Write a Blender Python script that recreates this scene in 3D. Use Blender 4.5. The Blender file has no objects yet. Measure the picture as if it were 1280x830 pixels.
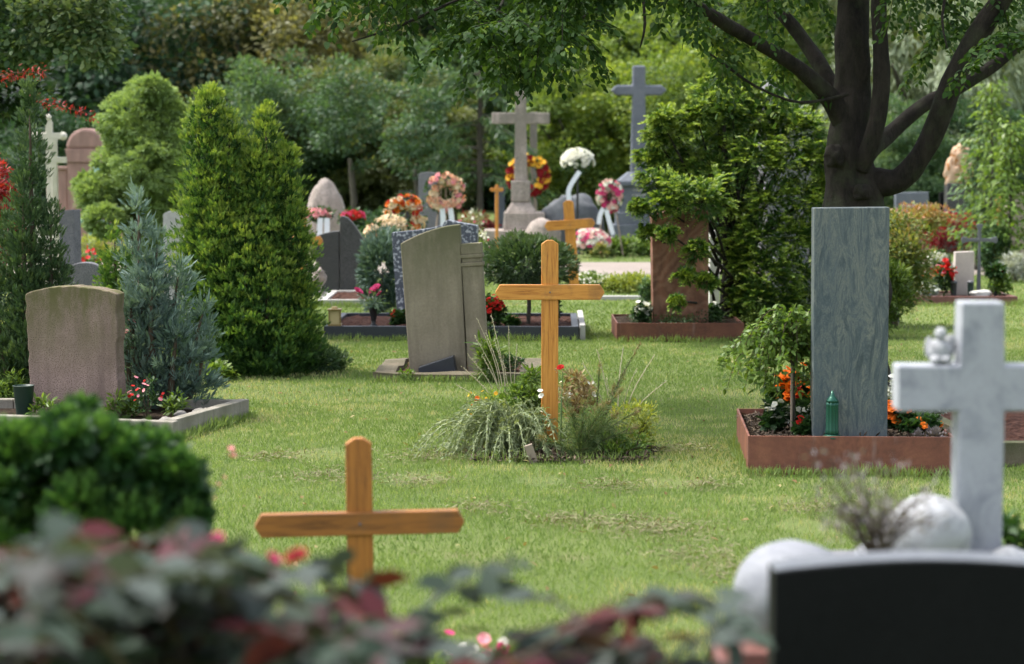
import bpy, bmesh, math, random
import numpy as np
from mathutils import Vector, Matrix, noise as mnoise
from math import radians as R, sin, cos, pi
random.seed(7)
rng = np.random.default_rng(11)
scene = bpy.context.scene
COL = scene.collection

# ------------------------------------------------------------------ camera, light, exposure
F = 2840.0; H = 1.65; HOR = 191.0
PITCH = math.atan((415 - HOR) / F)
cam = bpy.data.cameras.new('camera'); cam_o = bpy.data.objects.new('camera', cam); COL.objects.link(cam_o)
cam_o.location = (0, 0, H); cam_o.rotation_euler = (pi/2 - PITCH, 0, 0)
cam.sensor_width = 36; cam.lens = 36 * F / 1280; cam.clip_start = .1; cam.clip_end = 900
cam.dof.use_dof = True; cam.dof.focus_distance = 13.6; cam.dof.aperture_fstop = 3.1
scene.camera = cam_o
SUN_EL, SUN_AZ = R(60), R(-72)          # azimuth from +Y, negative = to the left
world = bpy.data.worlds.new('World'); scene.world = world; world.use_nodes = True
wn = world.node_tree.nodes; wn.clear()
sky = wn.new('ShaderNodeTexSky'); sky.sky_type = 'NISHITA'; sky.sun_disc = False
sky.sun_elevation = SUN_EL; sky.sun_rotation = SUN_AZ; sky.dust_density = 3.0; sky.air_density = 1.0; sky.ozone_density = 1.0
bg = wn.new('ShaderNodeBackground'); bg.inputs[1].default_value = .15
wo = wn.new('ShaderNodeOutputWorld')
hs = wn.new('ShaderNodeHueSaturation'); hs.inputs['Saturation'].default_value = .42    # thin bright cloud
world.node_tree.links.new(sky.outputs[0], hs.inputs['Color']); world.node_tree.links.new(hs.outputs[0], bg.inputs[0]); world.node_tree.links.new(bg.outputs[0], wo.inputs[0])
sun = bpy.data.lights.new('sun', 'SUN'); sun.energy = 2.2; sun.angle = R(14); sun.color = (1, .95, .87)
sun_o = bpy.data.objects.new('sun', sun); COL.objects.link(sun_o)
sd = Vector((sin(SUN_AZ)*cos(SUN_EL), cos(SUN_AZ)*cos(SUN_EL), sin(SUN_EL)))
sun_o.rotation_euler = sd.to_track_quat('Z', 'Y').to_euler(); sun_o.location = (-20, 0, 40)
vs = scene.view_settings
vs.view_transform = 'Standard'; vs.look = 'None'; vs.gamma = 1; vs.use_curve_mapping = False; vs.exposure = 1.52
cy = scene.cycles
cy.max_bounces = 6; cy.diffuse_bounces = 3; cy.glossy_bounces = 2; cy.transmission_bounces = 3; cy.transparent_max_bounces = 4
cy.use_denoising = True; cy.sample_clamp_indirect = 6; cy.caustics_reflective = False; cy.caustics_refractive = False
cy.use_adaptive_sampling = True; cy.adaptive_threshold = .02

# ------------------------------------------------------------------ placing
def W(px, py, Y):
    a = (px - 640) / F; b = (415 - py) / F
    dy = cos(PITCH) + b*sin(PITCH); dz = -sin(PITCH) + b*cos(PITCH)
    t = Y / dy
    return Vector((a*t, Y, H + dz*t))
def Gy(py):
    b = (415 - py) / F
    t = -H / (-sin(PITCH) + b*cos(PITCH))
    return t * (cos(PITCH) + b*sin(PITCH))
def G(px, py):
    Y = Gy(py); p = W(px, py, Y); p.z = 0; return p
def M_(Y): return Y / F                       # metres per (1280-wide) pixel at distance Y

# ------------------------------------------------------------------ materials
class NT:
    def __init__(s, name):
        s.m = bpy.data.materials.new(name); s.m.use_nodes = True; s.t = s.m.node_tree; s.t.nodes.clear()
        s.out = s.n('ShaderNodeOutputMaterial')
    def n(s, k, **kw):
        o = s.t.nodes.new(k)
        for a, v in kw.items(): setattr(o, a, v)
        return o
    def l(s, a, b): s.t.links.new(a, b)
    def ramp(s, fac, stops):
        r = s.n('ShaderNodeValToRGB'); e = r.color_ramp.elements
        while len(e) < len(stops): e.new(.5)
        for x, (p, c) in zip(e, stops): x.position = p; x.color = tuple(c) + (1,) if len(c) == 3 else c
        s.l(fac, r.inputs[0]); return r.outputs[0]
    def noise(s, scale, detail=4, rough=.55, vec=None, dist=0):
        o = s.n('ShaderNodeTexNoise'); o.inputs['Scale'].default_value = scale; o.inputs['Detail'].default_value = detail
        o.inputs['Roughness'].default_value = rough; o.inputs['Distortion'].default_value = dist
        s.l(vec if vec is not None else s.obj(), o.inputs['Vector']); return o.outputs['Fac']
    def obj(s):
        if not hasattr(s, 'tc'): s.tc = s.n('ShaderNodeTexCoord')
        return s.tc.outputs['Object']
    def mapv(s, scale=(1,1,1), rot=(0,0,0)):
        o = s.n('ShaderNodeMapping'); o.inputs['Scale'].default_value = scale; o.inputs['Rotation'].default_value = rot
        s.l(s.obj(), o.inputs[0]); return o.outputs[0]
    def mix(s, f, a, b, mode='MIX'):
        o = s.n('ShaderNodeMix', data_type='RGBA', blend_type=mode)
        for k, v in ((0, f), (6, a), (7, b)):
            if isinstance(v, (int, float)): o.inputs[k].default_value = v
            elif isinstance(v, tuple): o.inputs[k].default_value = v + (1,) if len(v) == 3 else v
            else: s.l(v, o.inputs[k])
        return o.outputs[2]
    def bsdf(s, col, rough=.7, spec=.4, bump=None, bs=.3, bd=.01, metal=0):
        p = s.n('ShaderNodeBsdfPrincipled')
        if isinstance(col, tuple): p.inputs['Base Color'].default_value = col + (1,)
        else: s.l(col, p.inputs['Base Color'])
        if isinstance(rough, (int, float)): p.inputs['Roughness'].default_value = rough
        else: s.l(rough, p.inputs['Roughness'])
        p.inputs['Specular IOR Level'].default_value = spec; p.inputs['Metallic'].default_value = metal
        if bump is not None:
            b = s.n('ShaderNodeBump'); b.inputs['Strength'].default_value = bs; b.inputs['Distance'].default_value = bd
            s.l(bump, b.inputs['Height']); s.l(b.outputs[0], p.inputs['Normal'])
        return p
    def done(s, sh): s.l(sh.outputs[0], s.out.inputs[0]); return s.m

def stone(name, c1, c2, scale=6, rough=.8, bs=.4, speck=None, speck_scale=180, stain=None, stain_z=(0, 1), streak=False, spec=.35):
    t = NT(name)
    n1 = t.noise(scale, 7, .65)
    col = t.ramp(n1, [(.3, c1), (.7, c2)])
    n2 = t.noise(speck_scale, 2, .5)
    if speck: col = t.mix(t.ramp(n2, [(.53, (0,0,0)), (.60, (1,1,1))]), col, speck)
    fine = t.noise(scale*14, 5, .7)
    col = t.mix(.35, col, t.ramp(fine, [(.25, (.45,.45,.45)), (.75, (1.3,1.3,1.3))]), 'MULTIPLY')
    if streak:
        ns = t.noise(9, 5, .6, t.mapv((1, 1, .12)))
        col = t.mix(t.ramp(ns, [(.45, (0,0,0)), (.7, (.6,.6,.6))]), col, tuple(x*.5 for x in c1))
    if stain:
        sx = t.n('ShaderNodeSeparateXYZ'); t.l(t.obj(), sx.inputs[0])
        mr = t.n('ShaderNodeMapRange'); mr.inputs[1].default_value = stain_z[0]; mr.inputs[2].default_value = stain_z[1]
        t.l(sx.outputs[2], mr.inputs[0])
        ns = t.ramp(t.noise(7, 6, .65, t.mapv((1, 1, .35))), [(.30, (0,0,0)), (.56, (1,1,1))])
        mm = t.n('ShaderNodeMath', operation='MULTIPLY'); t.l(mr.outputs[0], mm.inputs[0]); t.l(ns, mm.inputs[1])
        col = t.mix(mm.outputs[0], col, stain)
    return t.done(t.bsdf(col, rough, spec, t.noise(scale*9, 8, .7), bs, .006))

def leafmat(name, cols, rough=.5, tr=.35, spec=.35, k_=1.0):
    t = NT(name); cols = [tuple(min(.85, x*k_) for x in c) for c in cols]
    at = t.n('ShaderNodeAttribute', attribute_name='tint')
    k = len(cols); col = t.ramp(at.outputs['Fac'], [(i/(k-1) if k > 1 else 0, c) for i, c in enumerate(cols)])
    p = t.bsdf(col, rough, spec)
    tl = t.n('ShaderNodeBsdfTranslucent')
    t.l(t.mix(1.0, col, (1.35, 1.3, .55), 'MULTIPLY'), tl.inputs[0])
    mx = t.n('ShaderNodeMixShader'); mx.inputs[0].default_value = tr
    t.l(p.outputs[0], mx.inputs[1]); t.l(tl.outputs[0], mx.inputs[2])
    return t.done(mx)
def petal(name, cols): return leafmat(name, cols, .6, .3, .2)
def plain(name, c, rough=.5, spec=.4, metal=0, bs=.15, var=.25, sc=12):
    t = NT(name)
    col = t.mix(t.noise(sc, 6, .65), tuple(x*(1-var) for x in c), tuple(min(1, x*(1+var)) for x in c))
    return t.done(t.bsdf(col, rough, spec, t.noise(sc*8, 5), bs, .003, metal))

def wood(name, c1, c2, axis='Z', rough=.42):
    t = NT(name)
    sc = (30, 30, 1.6) if axis == 'Z' else (1.6, 30, 30)
    g = t.noise(2.2, 8, .68, t.mapv(sc), .9)
    col = t.ramp(g, [(.32, tuple(x*.45 for x in c1)), (.40, c1), (.5, tuple((a+b)/2 for a, b in zip(c1, c2))), (.68, c2)])
    big = t.noise(6, 6, .65, t.mapv((1, 1, .6)))
    col = t.mix(t.ramp(big, [(.55, (0,0,0)), (.75, (.7,.7,.7))]), col, (.17, .085, .035))
    return t.done(t.bsdf(col, rough, .45, g, .25, .002))

def m_gneiss():
    t = NT('green_gneiss')
    v = t.mapv((1, 1, .22))
    d = t.noise(4.0, 5, .6, v, 2.2)
    n = t.noise(15, 9, .75, v, 1.8)
    col = t.ramp(n, [(.34, (.025,.036,.04)), (.44, (.07,.088,.092)), (.50, (.11,.128,.128)), (.53, (.20,.205,.165)), (.56, (.08,.10,.105)), (.66, (.13,.148,.148))])
    col = t.mix(t.ramp(d, [(.3, (0,0,0)), (.7, (.75,.75,.75))]), col, (.05,.075,.095))
    w = t.noise(4.3, 3, .5, v, 1.5)
    col = t.mix(t.ramp(w, [(.66, (0,0,0)), (.675, (.9,.9,.9)), (.685, (0,0,0))]), col, (.55,.6,.62))
    sp = t.noise(160, 3, .6)
    col = t.mix(.5, col, t.ramp(sp, [(.3, (.5,.5,.5)), (.7, (1.4,1.4,1.4))]), 'MULTIPLY')
    return t.done(t.bsdf(col, .45, .4, n, .15, .004))
def m_marble(name, c=(.62,.64,.68), vein=(.36,.40,.47), sc=7, rough=.5):
    t = NT(name)
    n = t.noise(sc, 7, .65, None, 1.4)
    col = t.ramp(n, [(.32, vein), (.5, c), (.75, tuple(min(1, x*1.12) for x in c))])
    fine = t.noise(90, 4, .6)
    col = t.mix(.25, col, t.ramp(fine, [(.3, (.6,.6,.6)), (.7, (1.1,1.1,1.1))]), 'MULTIPLY')
    return t.done(t.bsdf(col, rough, .4, t.noise(60, 5), .15, .003))
def m_corten(name='rusted_steel', k=1.0):
    t = NT(name)
    n = t.noise(6, 8, .7); n2 = t.noise(50, 5, .7)
    col = t.ramp(n, [(.3, (.10*k,.038*k,.026*k)), (.5, (.17*k,.062*k,.038*k)), (.72, (.25*k,.10*k,.055*k))])
    col = t.mix(.4, col, t.ramp(n2, [(.3, (.5,.5,.5)), (.7, (1.35,1.3,1.3))]), 'MULTIPLY')
    ns = t.noise(14, 4, .6, t.mapv((1, 1, .15)))
    col = t.mix(t.ramp(ns, [(.58, (0,0,0)), (.75, (.4,.4,.4))]), col, (.24,.17,.15))
    return t.done(t.bsdf(col, .62, .4, n2, .3, .002))
def m_soil(name, c1, c2, sc=30):
    t = NT(name)
    n = t.noise(sc, 8, .75)
    col = t.ramp(n, [(.35, c1), (.65, c2)])
    return t.done(t.bsdf(col, .95, .1, n, 1, .03))
def m_bark(name, c1, c2, sc=8):
    t = NT(name)
    n = t.noise(sc*1.6, 9, .75, t.mapv((1, 1, .35)))
    n2 = t.noise(4.5, 6, .7)
    col = t.ramp(n, [(.3, c1), (.7, c2)])
    col = t.mix(t.ramp(n2, [(.5, (0,0,0)), (.7, (.5,.5,.5))]), col, (.05,.065,.03))
    return t.done(t.bsdf(col, .9, .2, n, 1, .035))
def m_redslab():
    t = NT('red_sandstone')
    n = t.noise(3.2, 7, .6, t.mapv((1.2, 1, .9), (0, R(38), 0)), 1.2)
    w = t.n('ShaderNodeTexWave', wave_type='BANDS', bands_direction='Z'); w.inputs['Scale'].default_value = 3
    w.inputs['Distortion'].default_value = 14; w.inputs['Detail'].default_value = 4; w.inputs['Detail Scale'].default_value = 1.4
    t.l(t.mapv((1, 1, 1), (0, R(40), 0)), w.inputs[0])
    col = t.mix(t.ramp(w.outputs['Fac'], [(.2, (0,0,0)), (.9, (.45,.45,.45))]), t.ramp(n, [(.3, (.12,.05,.03)), (.7, (.23,.10,.06))]), (.27,.15,.10))
    col = t.mix(.6, col, t.ramp(n, [(.3, (.5,.5,.5)), (.7, (1.2,1.2,1.2))]), 'MULTIPLY')
    return t.done(t.bsdf(col, .65, .35, n, .3, .005))
def m_lawn():
    t = NT('lawn_ground')
    n = t.noise(.5, 6, .6); f = t.noise(40, 6, .7); b = t.noise(1.7, 5, .7)
    col = t.ramp(n, [(.35, (.10,.14,.042)), (.65, (.15,.185,.062))])
    col = t.mix(t.ramp(b, [(.58, (0,0,0)), (.75, (.7,.7,.7))]), col, (.20,.17,.10))
    col = t.mix(.6, col, t.ramp(f, [(.3, (.45,.45,.45)), (.7, (1.3,1.3,1.3))]), 'MULTIPLY')
    return t.done(t.bsdf(col, .95, .1, f, .8, .02))
def m_gravel():
    t = NT('path_gravel')
    n = t.noise(60, 5, .7); b = t.noise(.8, 5, .6)
    col = t.ramp(b, [(.3, (.22,.185,.165)), (.7, (.31,.27,.24))])
    col = t.mix(.5, col, t.ramp(n, [(.3, (.5,.5,.5)), (.7, (1.25,1.25,1.25))]), 'MULTIPLY')
    return t.done(t.bsdf(col, .95, .1, n, .5, .01))

OR1, OR2 = (.44,.165,.024), (.65,.30,.055)
MT = dict(
 orange_v=wood('varnished_wood_upright', OR1, OR2, 'Z'), orange_h=wood('varnished_wood_crossbar', OR1, OR2, 'X'),
 brown_v=wood('weathered_wood_upright', (.25,.092,.016), (.44,.175,.030), 'Z', .5), brown_h=wood('weathered_wood_crossbar', (.17,.065,.013), (.37,.145,.027), 'X', .5),
 greywood=plain('grey_wood', (.30,.24,.19), .85),
 gneiss=m_gneiss(), corten=m_corten(), corten2=m_corten('dark_rusted_steel', .8),
 soil=m_soil('dark_mulch', (.012,.009,.007), (.075,.052,.035)), mulch=m_soil('red_brown_mulch', (.03,.014,.01), (.12,.06,.045), 22),
 marble=m_marble('white_marble', (.33,.345,.375), (.20,.215,.25)), marble3=m_marble('soft_white_marble', (.225,.235,.26), (.15,.16,.185), 8, .7), marble2=m_marble('rough_white_marble', (.36,.37,.385), (.16,.165,.18), 9, .75),
 black=stone('black_granite', (.0025,.003,.0035), (.005,.0055,.006), 5, .6, .05, (.012,.013,.014), 260, spec=.1), blacktop=stone('granite_edge_sky_reflection', (.09,.098,.115), (.145,.155,.17), 20, .4, .1),  # edge stone coloured paler grey to paint in the sky's reflection
 redgran=stone('red_granite', (.15,.06,.05), (.22,.10,.08), 14, .4, .1, (.09,.05,.05), 240),
 brownst=stone('brown_pink_granite', (.25,.175,.15), (.35,.255,.225), 8, .85, .9, (.14,.09,.08), 150, (.10,.095,.035), (.30, .80), True),
 beige=stone('beige_sandstone', (.23,.195,.14), (.31,.265,.195), 4, .85, .5, None, 40, (.10,.105,.05), (.55, 1.2), True),
 speck=stone('dark_speckled_granite', (.06,.07,.095), (.11,.12,.15), 10, .4, .2, (.46,.48,.52), 34),
 darkst=stone('dark_grey_granite', (.022,.023,.026), (.042,.042,.045), 10, .5, .2, (.13,.13,.13), 160),
 midgr=stone('mid_grey_granite', (.15,.15,.165), (.22,.215,.23), 12, .7, .4, (.08,.08,.09), 120),
 lightst=stone('pale_weathered_granite', (.35,.285,.25), (.49,.42,.38), 5, .85, .5, (.22,.19,.17), 60, (.16,.15,.12), (0, 3), True),
 darkcross=stone('dark_blue_granite', (.10,.115,.145), (.16,.175,.205), 6, .55, .2, (.08,.09,.1), 80),
 rock=stone('grey_field_rock', (.20,.185,.165), (.36,.34,.31), 5, .9, 1.0, None, 180, (.09,.10,.05), (0, .5)),
 slate=stone('slate_rock', (.07,.078,.088), (.14,.148,.155), 4, .8, 1.0),
 kerb=stone('concrete_kerb', (.26,.235,.20), (.38,.35,.31), 5, .9, .6, None, 180, (.10,.10,.06), (0, .25), True),
 oldkerb=stone('mossy_stone_kerb', (.115,.09,.06), (.20,.165,.12), 8, .95, 1.0, None, 180, (.06,.07,.03), (0, .15)),
 blackkerb=plain('black_stone_kerb', (.028,.032,.042), .45, .4), palekerb=plain('pale_stone_kerb', (.38,.37,.35), .85),
 white=stone('white_carved_stone', (.50,.48,.45), (.66,.64,.60), 12, .8, 1.0),
 cream=stone('cream_painted_stone', (.52,.48,.40), (.66,.62,.54), 10, .7, .3),
 pinkst=stone('pink_sandstone', (.34,.20,.17), (.44,.27,.235), 3, .85, .5, None, 180, (.20,.13,.11), (0, 3), True),
 verdi=plain('verdigris_bronze', (.22,.40,.38), .6, .4, .3), redsl=m_redslab(),
 greenm=plain('dark_green_metal', (.012,.075,.05), .3, .5, .4), greenp=plain('dark_green_plastic', (.012,.03,.022), .45),
 darkp=plain('black_plastic', (.015,.016,.018), .4), brass=plain('aged_brass', (.30,.22,.10), .4, .5, .7), glass_y=plain('amber_lantern_glass', (.45,.36,.20), .2),
 iron=plain('grey_wrought_iron', (.13,.135,.15), .5, .5, .5), tan=stone('tan_carved_stone', (.42,.27,.17), (.62,.46,.33), 6, .8, .8, (.35,.16,.06), 12),
 pinkw=stone('pale_pink_stone', (.42,.36,.33), (.55,.48,.44), 8, .8, .4), tanst=stone('grey_tan_sandstone', (.27,.23,.18), (.36,.31,.25), 5, .85, .4),
 ribbon=plain('white_satin_ribbon', (.72,.76,.82), .45, .4, 0, .05, .06), bark=m_bark('dark_bark', (.005,.0045,.004), (.042,.035,.028)),
 bark2=m_bark('grey_brown_bark', (.05,.045,.035), (.13,.115,.095)), bark3=m_bark('pale_grey_bark', (.16,.15,.13), (.28,.26,.22)),
 twig=plain('brown_twig', (.07,.05,.03), .8), gtwig=plain('green_stem', (.10,.16,.05), .7), drystem=plain('dry_straw_stem', (.42,.37,.25), .9),
 sagestem=plain('pale_sage_stem', (.30,.34,.18), .7),
 # foliage
 L_grass=leafmat('lawn_blades', [(.070,.12,.034), (.115,.175,.050), (.175,.235,.080), (.34,.32,.18)], .6, .35, k_=1.35),
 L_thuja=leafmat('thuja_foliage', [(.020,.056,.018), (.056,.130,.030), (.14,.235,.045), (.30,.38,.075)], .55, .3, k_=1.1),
 L_thuja2=leafmat('dark_thuja_foliage', [(.03,.06,.012), (.07,.125,.022), (.15,.21,.03)], .55, .3),
 L_darkcon=leafmat('dark_conifer_foliage', [(.014,.032,.014), (.035,.068,.026), (.075,.115,.045)], .6, .2, k_=1.5),
 L_blue=leafmat('blue_juniper_foliage', [(.030,.058,.045), (.085,.135,.115), (.17,.24,.22)], .6, .2, k_=1.35),
 L_pale=leafmat('pale_spruce_foliage', [(.07,.11,.042), (.14,.20,.07), (.22,.285,.11)], .65, .3, k_=1.75),
 L_yew=leafmat('yew_foliage', [(.015,.05,.012), (.055,.115,.022), (.14,.225,.035), (.25,.33,.06)], .5, .35, k_=1.12),
 L_beech=leafmat('hornbeam_leaves', [(.014,.036,.011), (.030,.070,.017), (.06,.115,.028), (.16,.21,.045)], .62, .38, .15),
 L_lime=leafmat('lime_leaves', [(.018,.048,.016), (.045,.095,.032), (.10,.165,.07), (.24,.30,.15)], .38, .35, k_=1.05),
 L_bgdark=leafmat('deep_green_leaves', [(.010,.027,.014), (.022,.052,.024), (.042,.082,.036)], .5, .3, k_=1.7),
 L_bgmid=leafmat('mid_green_leaves', [(.020,.044,.022), (.046,.085,.038), (.095,.14,.058)], .5, .35, k_=1.9),
 L_bgblue=leafmat('blue_green_leaves', [(.020,.042,.026), (.046,.080,.048), (.095,.135,.08)], .5, .3, k_=2.0),
 L_bggold=leafmat('bronze_leaves', [(.055,.060,.032), (.115,.115,.052), (.20,.175,.085)], .5, .35, k_=2.1),
 L_bglime=leafmat('bright_lime_leaves', [(.045,.085,.022), (.12,.18,.035), (.28,.33,.06)], .5, .4, k_=1.3),
 L_bgwillow=leafmat('grey_willow_leaves', [(.055,.075,.045), (.12,.15,.09), (.22,.26,.17)], .5, .35, k_=1.9),
 L_bgolive=leafmat('olive_shrub_leaves', [(.045,.062,.026), (.095,.115,.042), (.17,.19,.075)], .5, .35, k_=1.35),
 L_redm=leafmat('red_maple_leaves', [(.10,.008,.014), (.26,.016,.024), (.44,.05,.04)], .5, .35),
 L_autm=leafmat('green_red_maple_leaves', [(.07,.12,.03), (.14,.19,.05), (.26,.25,.08), (.30,.13,.07)], .5, .35),
 L_cyp=leafmat('dwarf_cypress_foliage', [(.016,.052,.014), (.06,.145,.030), (.13,.26,.055)], .5, .3),
 L_rose=leafmat('glaucous_rose_leaves', [(.020,.032,.018), (.042,.062,.046), (.062,.078,.070), (.062,.040,.042), (.065,.010,.018), (.095,.042,.012)], .6, .2, .14),
 L_fresh=leafmat('fresh_green_leaves', [(.05,.10,.022), (.11,.19,.035), (.21,.30,.06)], .45, .4),
 L_dkleaf=leafmat('dark_bed_leaves', [(.012,.035,.012), (.03,.075,.02), (.06,.12,.03)], .45, .3),
 L_sage=leafmat('sage_grass_leaves', [(.10,.14,.065), (.19,.24,.12), (.31,.35,.20)], .6, .3),
 L_fern=leafmat('feathery_broom_leaves', [(.05,.10,.04), (.12,.18,.065), (.20,.25,.10), (.24,.15,.08)], .6, .3),
 L_dry=leafmat('dried_flower_leaves', [(.12,.065,.03), (.30,.22,.11), (.48,.42,.26)], .8, .3),
 L_yel=leafmat('yellow_green_leaves', [(.13,.18,.03), (.28,.33,.06), (.48,.46,.12)], .5, .4),
 L_silver=leafmat('silver_leaves', [(.24,.27,.24), (.40,.43,.39), (.60,.62,.58)], .7, .2),
 L_purple=leafmat('purple_rosette_leaves', [(.12,.10,.11), (.22,.19,.20), (.32,.30,.30)], .5, .2),
 L_greytw=leafmat('dry_grey_leaves', [(.12,.11,.115), (.22,.20,.21), (.32,.30,.31)], .8, .2),
 P_white=petal('white_petals', [(.62,.62,.58), (.80,.80,.76)]), P_red=petal('red_petals', [(.38,.010,.012), (.65,.03,.02)]),
 P_orange=petal('orange_petals', [(.62,.12,.01), (.85,.26,.02)]), P_pink=petal('pink_petals', [(.60,.10,.20), (.78,.32,.38), (.80,.60,.55)]),
 P_salmon=petal('salmon_petals', [(.75,.20,.13), (.82,.50,.34), (.80,.72,.55)]), P_yellow=petal('yellow_petals', [(.80,.42,.02), (.85,.60,.08)]),
 P_cream=petal('cream_petals', [(.75,.55,.36), (.82,.72,.55)]), P_magenta=petal('magenta_petals', [(.55,.03,.14), (.72,.10,.28)]),
 P_dkred=petal('dark_red_petals', [(.16,.008,.012), (.36,.012,.015)]), P_blush=petal('blush_petals', [(.70,.38,.36), (.80,.62,.58)]),
)

# ------------------------------------------------------------------ object helpers
def props(o, label=None, cat=None, group=None, kind=None):
    if label: o['label'] = label
    if cat: o['category'] = cat
    if group: o['group'] = group
    if kind: o['kind'] = kind
    return o
def thing(name, label, cat, loc=(0,0,0), rz=0, group=None, tilt=(0,0)):
    o = bpy.data.objects.new(name, None); COL.objects.link(o); o.empty_display_size = .1
    o.location = loc; o.rotation_euler = (tilt[0], tilt[1], rz)
    return props(o, label, cat, group)
def link(name, me, mat, parent=None, loc=None, rz=0):
    if mat is not None: me.materials.append(mat)
    o = bpy.data.objects.new(name, me); COL.objects.link(o)
    if parent: o.parent = parent
    if loc is not None: o.location = loc; o.rotation_euler = (0, 0, rz)
    return o

class MB:
    def __init__(s): s.bm = bmesh.new()
    def box(s, x0, x1, y0, y1, z0, z1, rot=None, piv=None, taper=0):
        vs_ = [(x, y, z) for z in (z0, z1) for y in (y0, y1) for x in (x0, x1)]
        if taper:
            cx, cyy = (x0+x1)/2, (y0+y1)/2
            vs_ = [(cx+(x-cx)*(1-taper if z == z1 else 1), cyy+(y-cyy)*(1-taper if z == z1 else 1), z) for x, y, z in vs_]
        v = [s.bm.verts.new(p) for p in vs_]
        if rot is not None:
            bmesh.ops.rotate(s.bm, verts=v, cent=piv or ((x0+x1)/2, (y0+y1)/2, (z0+z1)/2), matrix=rot)
        for f in ((0,2,3,1), (4,5,7,6), (0,1,5,4), (2,6,7,3), (0,4,6,2), (1,3,7,5)): s.bm.faces.new([v[i] for i in f])
        return s
    def prism(s, pts, y0, y1):
        a = [s.bm.verts.new((x, y0, z)) for x, z in pts]; b = [s.bm.verts.new((x, y1, z)) for x, z in pts]
        s.bm.faces.new(a); s.bm.faces.new(b[::-1]); n = len(pts)
        for i in range(n): s.bm.faces.new((a[i], b[i], b[(i+1) % n], a[(i+1) % n]))
        return s
    def lathe(s, prof, cx=0, cy_=0, n=24, flute=0, nf=12):
        rings = []
        for r, z in prof:
            rings.append([s.bm.verts.new((cx+r*(1+flute*cos(nf*2*pi*i/n))*cos(2*pi*i/n), cy_+r*(1+flute*cos(nf*2*pi*i/n))*sin(2*pi*i/n), z)) for i in range(n)])
        for a, b in zip(rings, rings[1:]):
            for i in range(n): s.bm.faces.new((a[i], a[(i+1) % n], b[(i+1) % n], b[i]))
        s.bm.faces.new(rings[0][::-1]); s.bm.faces.new(rings[-1])
        return s
    def tube(s, pts, rad, n=8, wob=0, sub=4):
        P, Rr = spline(pts, rad, sub)
        rings = []; up = Vector((.3, .2, 1)).normalized()
        for i, p in enumerate(P):
            d = (P[min(i+1, len(P)-1)] - P[max(i-1, 0)]).normalized()
            x = d.cross(up)
            if x.length < 1e-3: x = d.cross(Vector((1, 0, 0)))
            x.normalize(); y = d.cross(x).normalized(); up = y if abs(y.dot(d)) < .9 else up
            up = -d.cross(x) if False else y.cross(d).cross(d) * -1 if False else up
            ring = []
            for k in range(n):
                a = 2*pi*k/n
                r = Rr[i]
                if wob: r *= 1 + wob*mnoise.noise(p*2.2 + (x*cos(a)+y*sin(a))*.8) + .45*wob*mnoise.noise(p*6 + (x*cos(a)+y*sin(a))*1.6)
                ring.append(s.bm.verts.new(p + x*(r*cos(a)) + y*(r*sin(a))))
            rings.append(ring)
        # align rings to avoid twist
        for a, b in zip(rings, rings[1:]):
            best = min(range(n), key=lambda k: (b[k].co - a[0].co).length)
            b[:] = b[best:] + b[:best]
            if (b[1].co - a[1].co).length > (b[-1].co - a[1].co).length: b[:] = [b[0]] + b[:0:-1]
            for i in range(n): s.bm.faces.new((a[i], a[(i+1) % n], b[(i+1) % n], b[i]))
        s.bm.faces.new(rings[0][::-1]); s.bm.faces.new(rings[-1])
        return s
    def rock(s, c, r, seed=0, sub=3, amp=.25, flat=1.0, freq=1.3):
        ret = bmesh.ops.create_icosphere(s.bm, subdivisions=sub, radius=1)
        off = Vector((seed*3.1, seed*1.7, seed*.9))
        for v in ret['verts']:
            p = v.co.copy()
            k = 1 + amp*mnoise.noise(p*freq+off) + amp*.4*mnoise.noise(p*freq*3+off) + amp*.15*mnoise.noise(p*freq*8+off)
            v.co = Vector((c[0]+p.x*k*r[0], c[1]+p.y*k*r[1], c[2]+p.z*k*r[2]*flat))
        return s
    def mesh(s, name, smooth=False):
        bmesh.ops.recalc_face_normals(s.bm, faces=s.bm.faces[:])
        me = bpy.data.meshes.new(name); s.bm.to_mesh(me); s.bm.free()
        if smooth: me.polygons.foreach_set('use_smooth', [True]*len(me.polygons))
        return me
    def build(s, name, mat, parent=None, loc=None, rz=0, smooth=False, bevel=0, seg=2):
        o = link(name, s.mesh(name, smooth), mat, parent, loc, rz)
        if bevel:
            b = o.modifiers.new('bevel', 'BEVEL'); b.width = bevel; b.segments = seg; b.limit_method = 'ANGLE'; b.angle_limit = R(35)
        return o

def spline(pts, rad, sub=4):
    pts = [Vector(p) for p in pts]
    if isinstance(rad, (int, float)): rad = [rad]*len(pts)
    if len(pts) < 3 or sub < 2: 
        return pts, list(rad)
    P, Rr = [], []
    for i in range(len(pts)-1):
        p0 = pts[max(i-1, 0)]; p1 = pts[i]; p2 = pts[i+1]; p3 = pts[min(i+2, len(pts)-1)]
        for k in range(sub):
            t = k/sub
            P.append(.5*((2*p1)+(p2-p0)*t+(2*p0-5*p1+4*p2-p3)*t*t+(3*p1-p0-3*p2+p3)*t**3)); Rr.append(rad[i]*(1-t)+rad[i+1]*t)
    P.append(pts[-1]); Rr.append(rad[-1])
    return P, Rr

def nrm(a): return a / np.maximum(np.linalg.norm(a, axis=-1, keepdims=True), 1e-9)
def rv(n, g=rng): return nrm(g.normal(size=(n, 3)))

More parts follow.
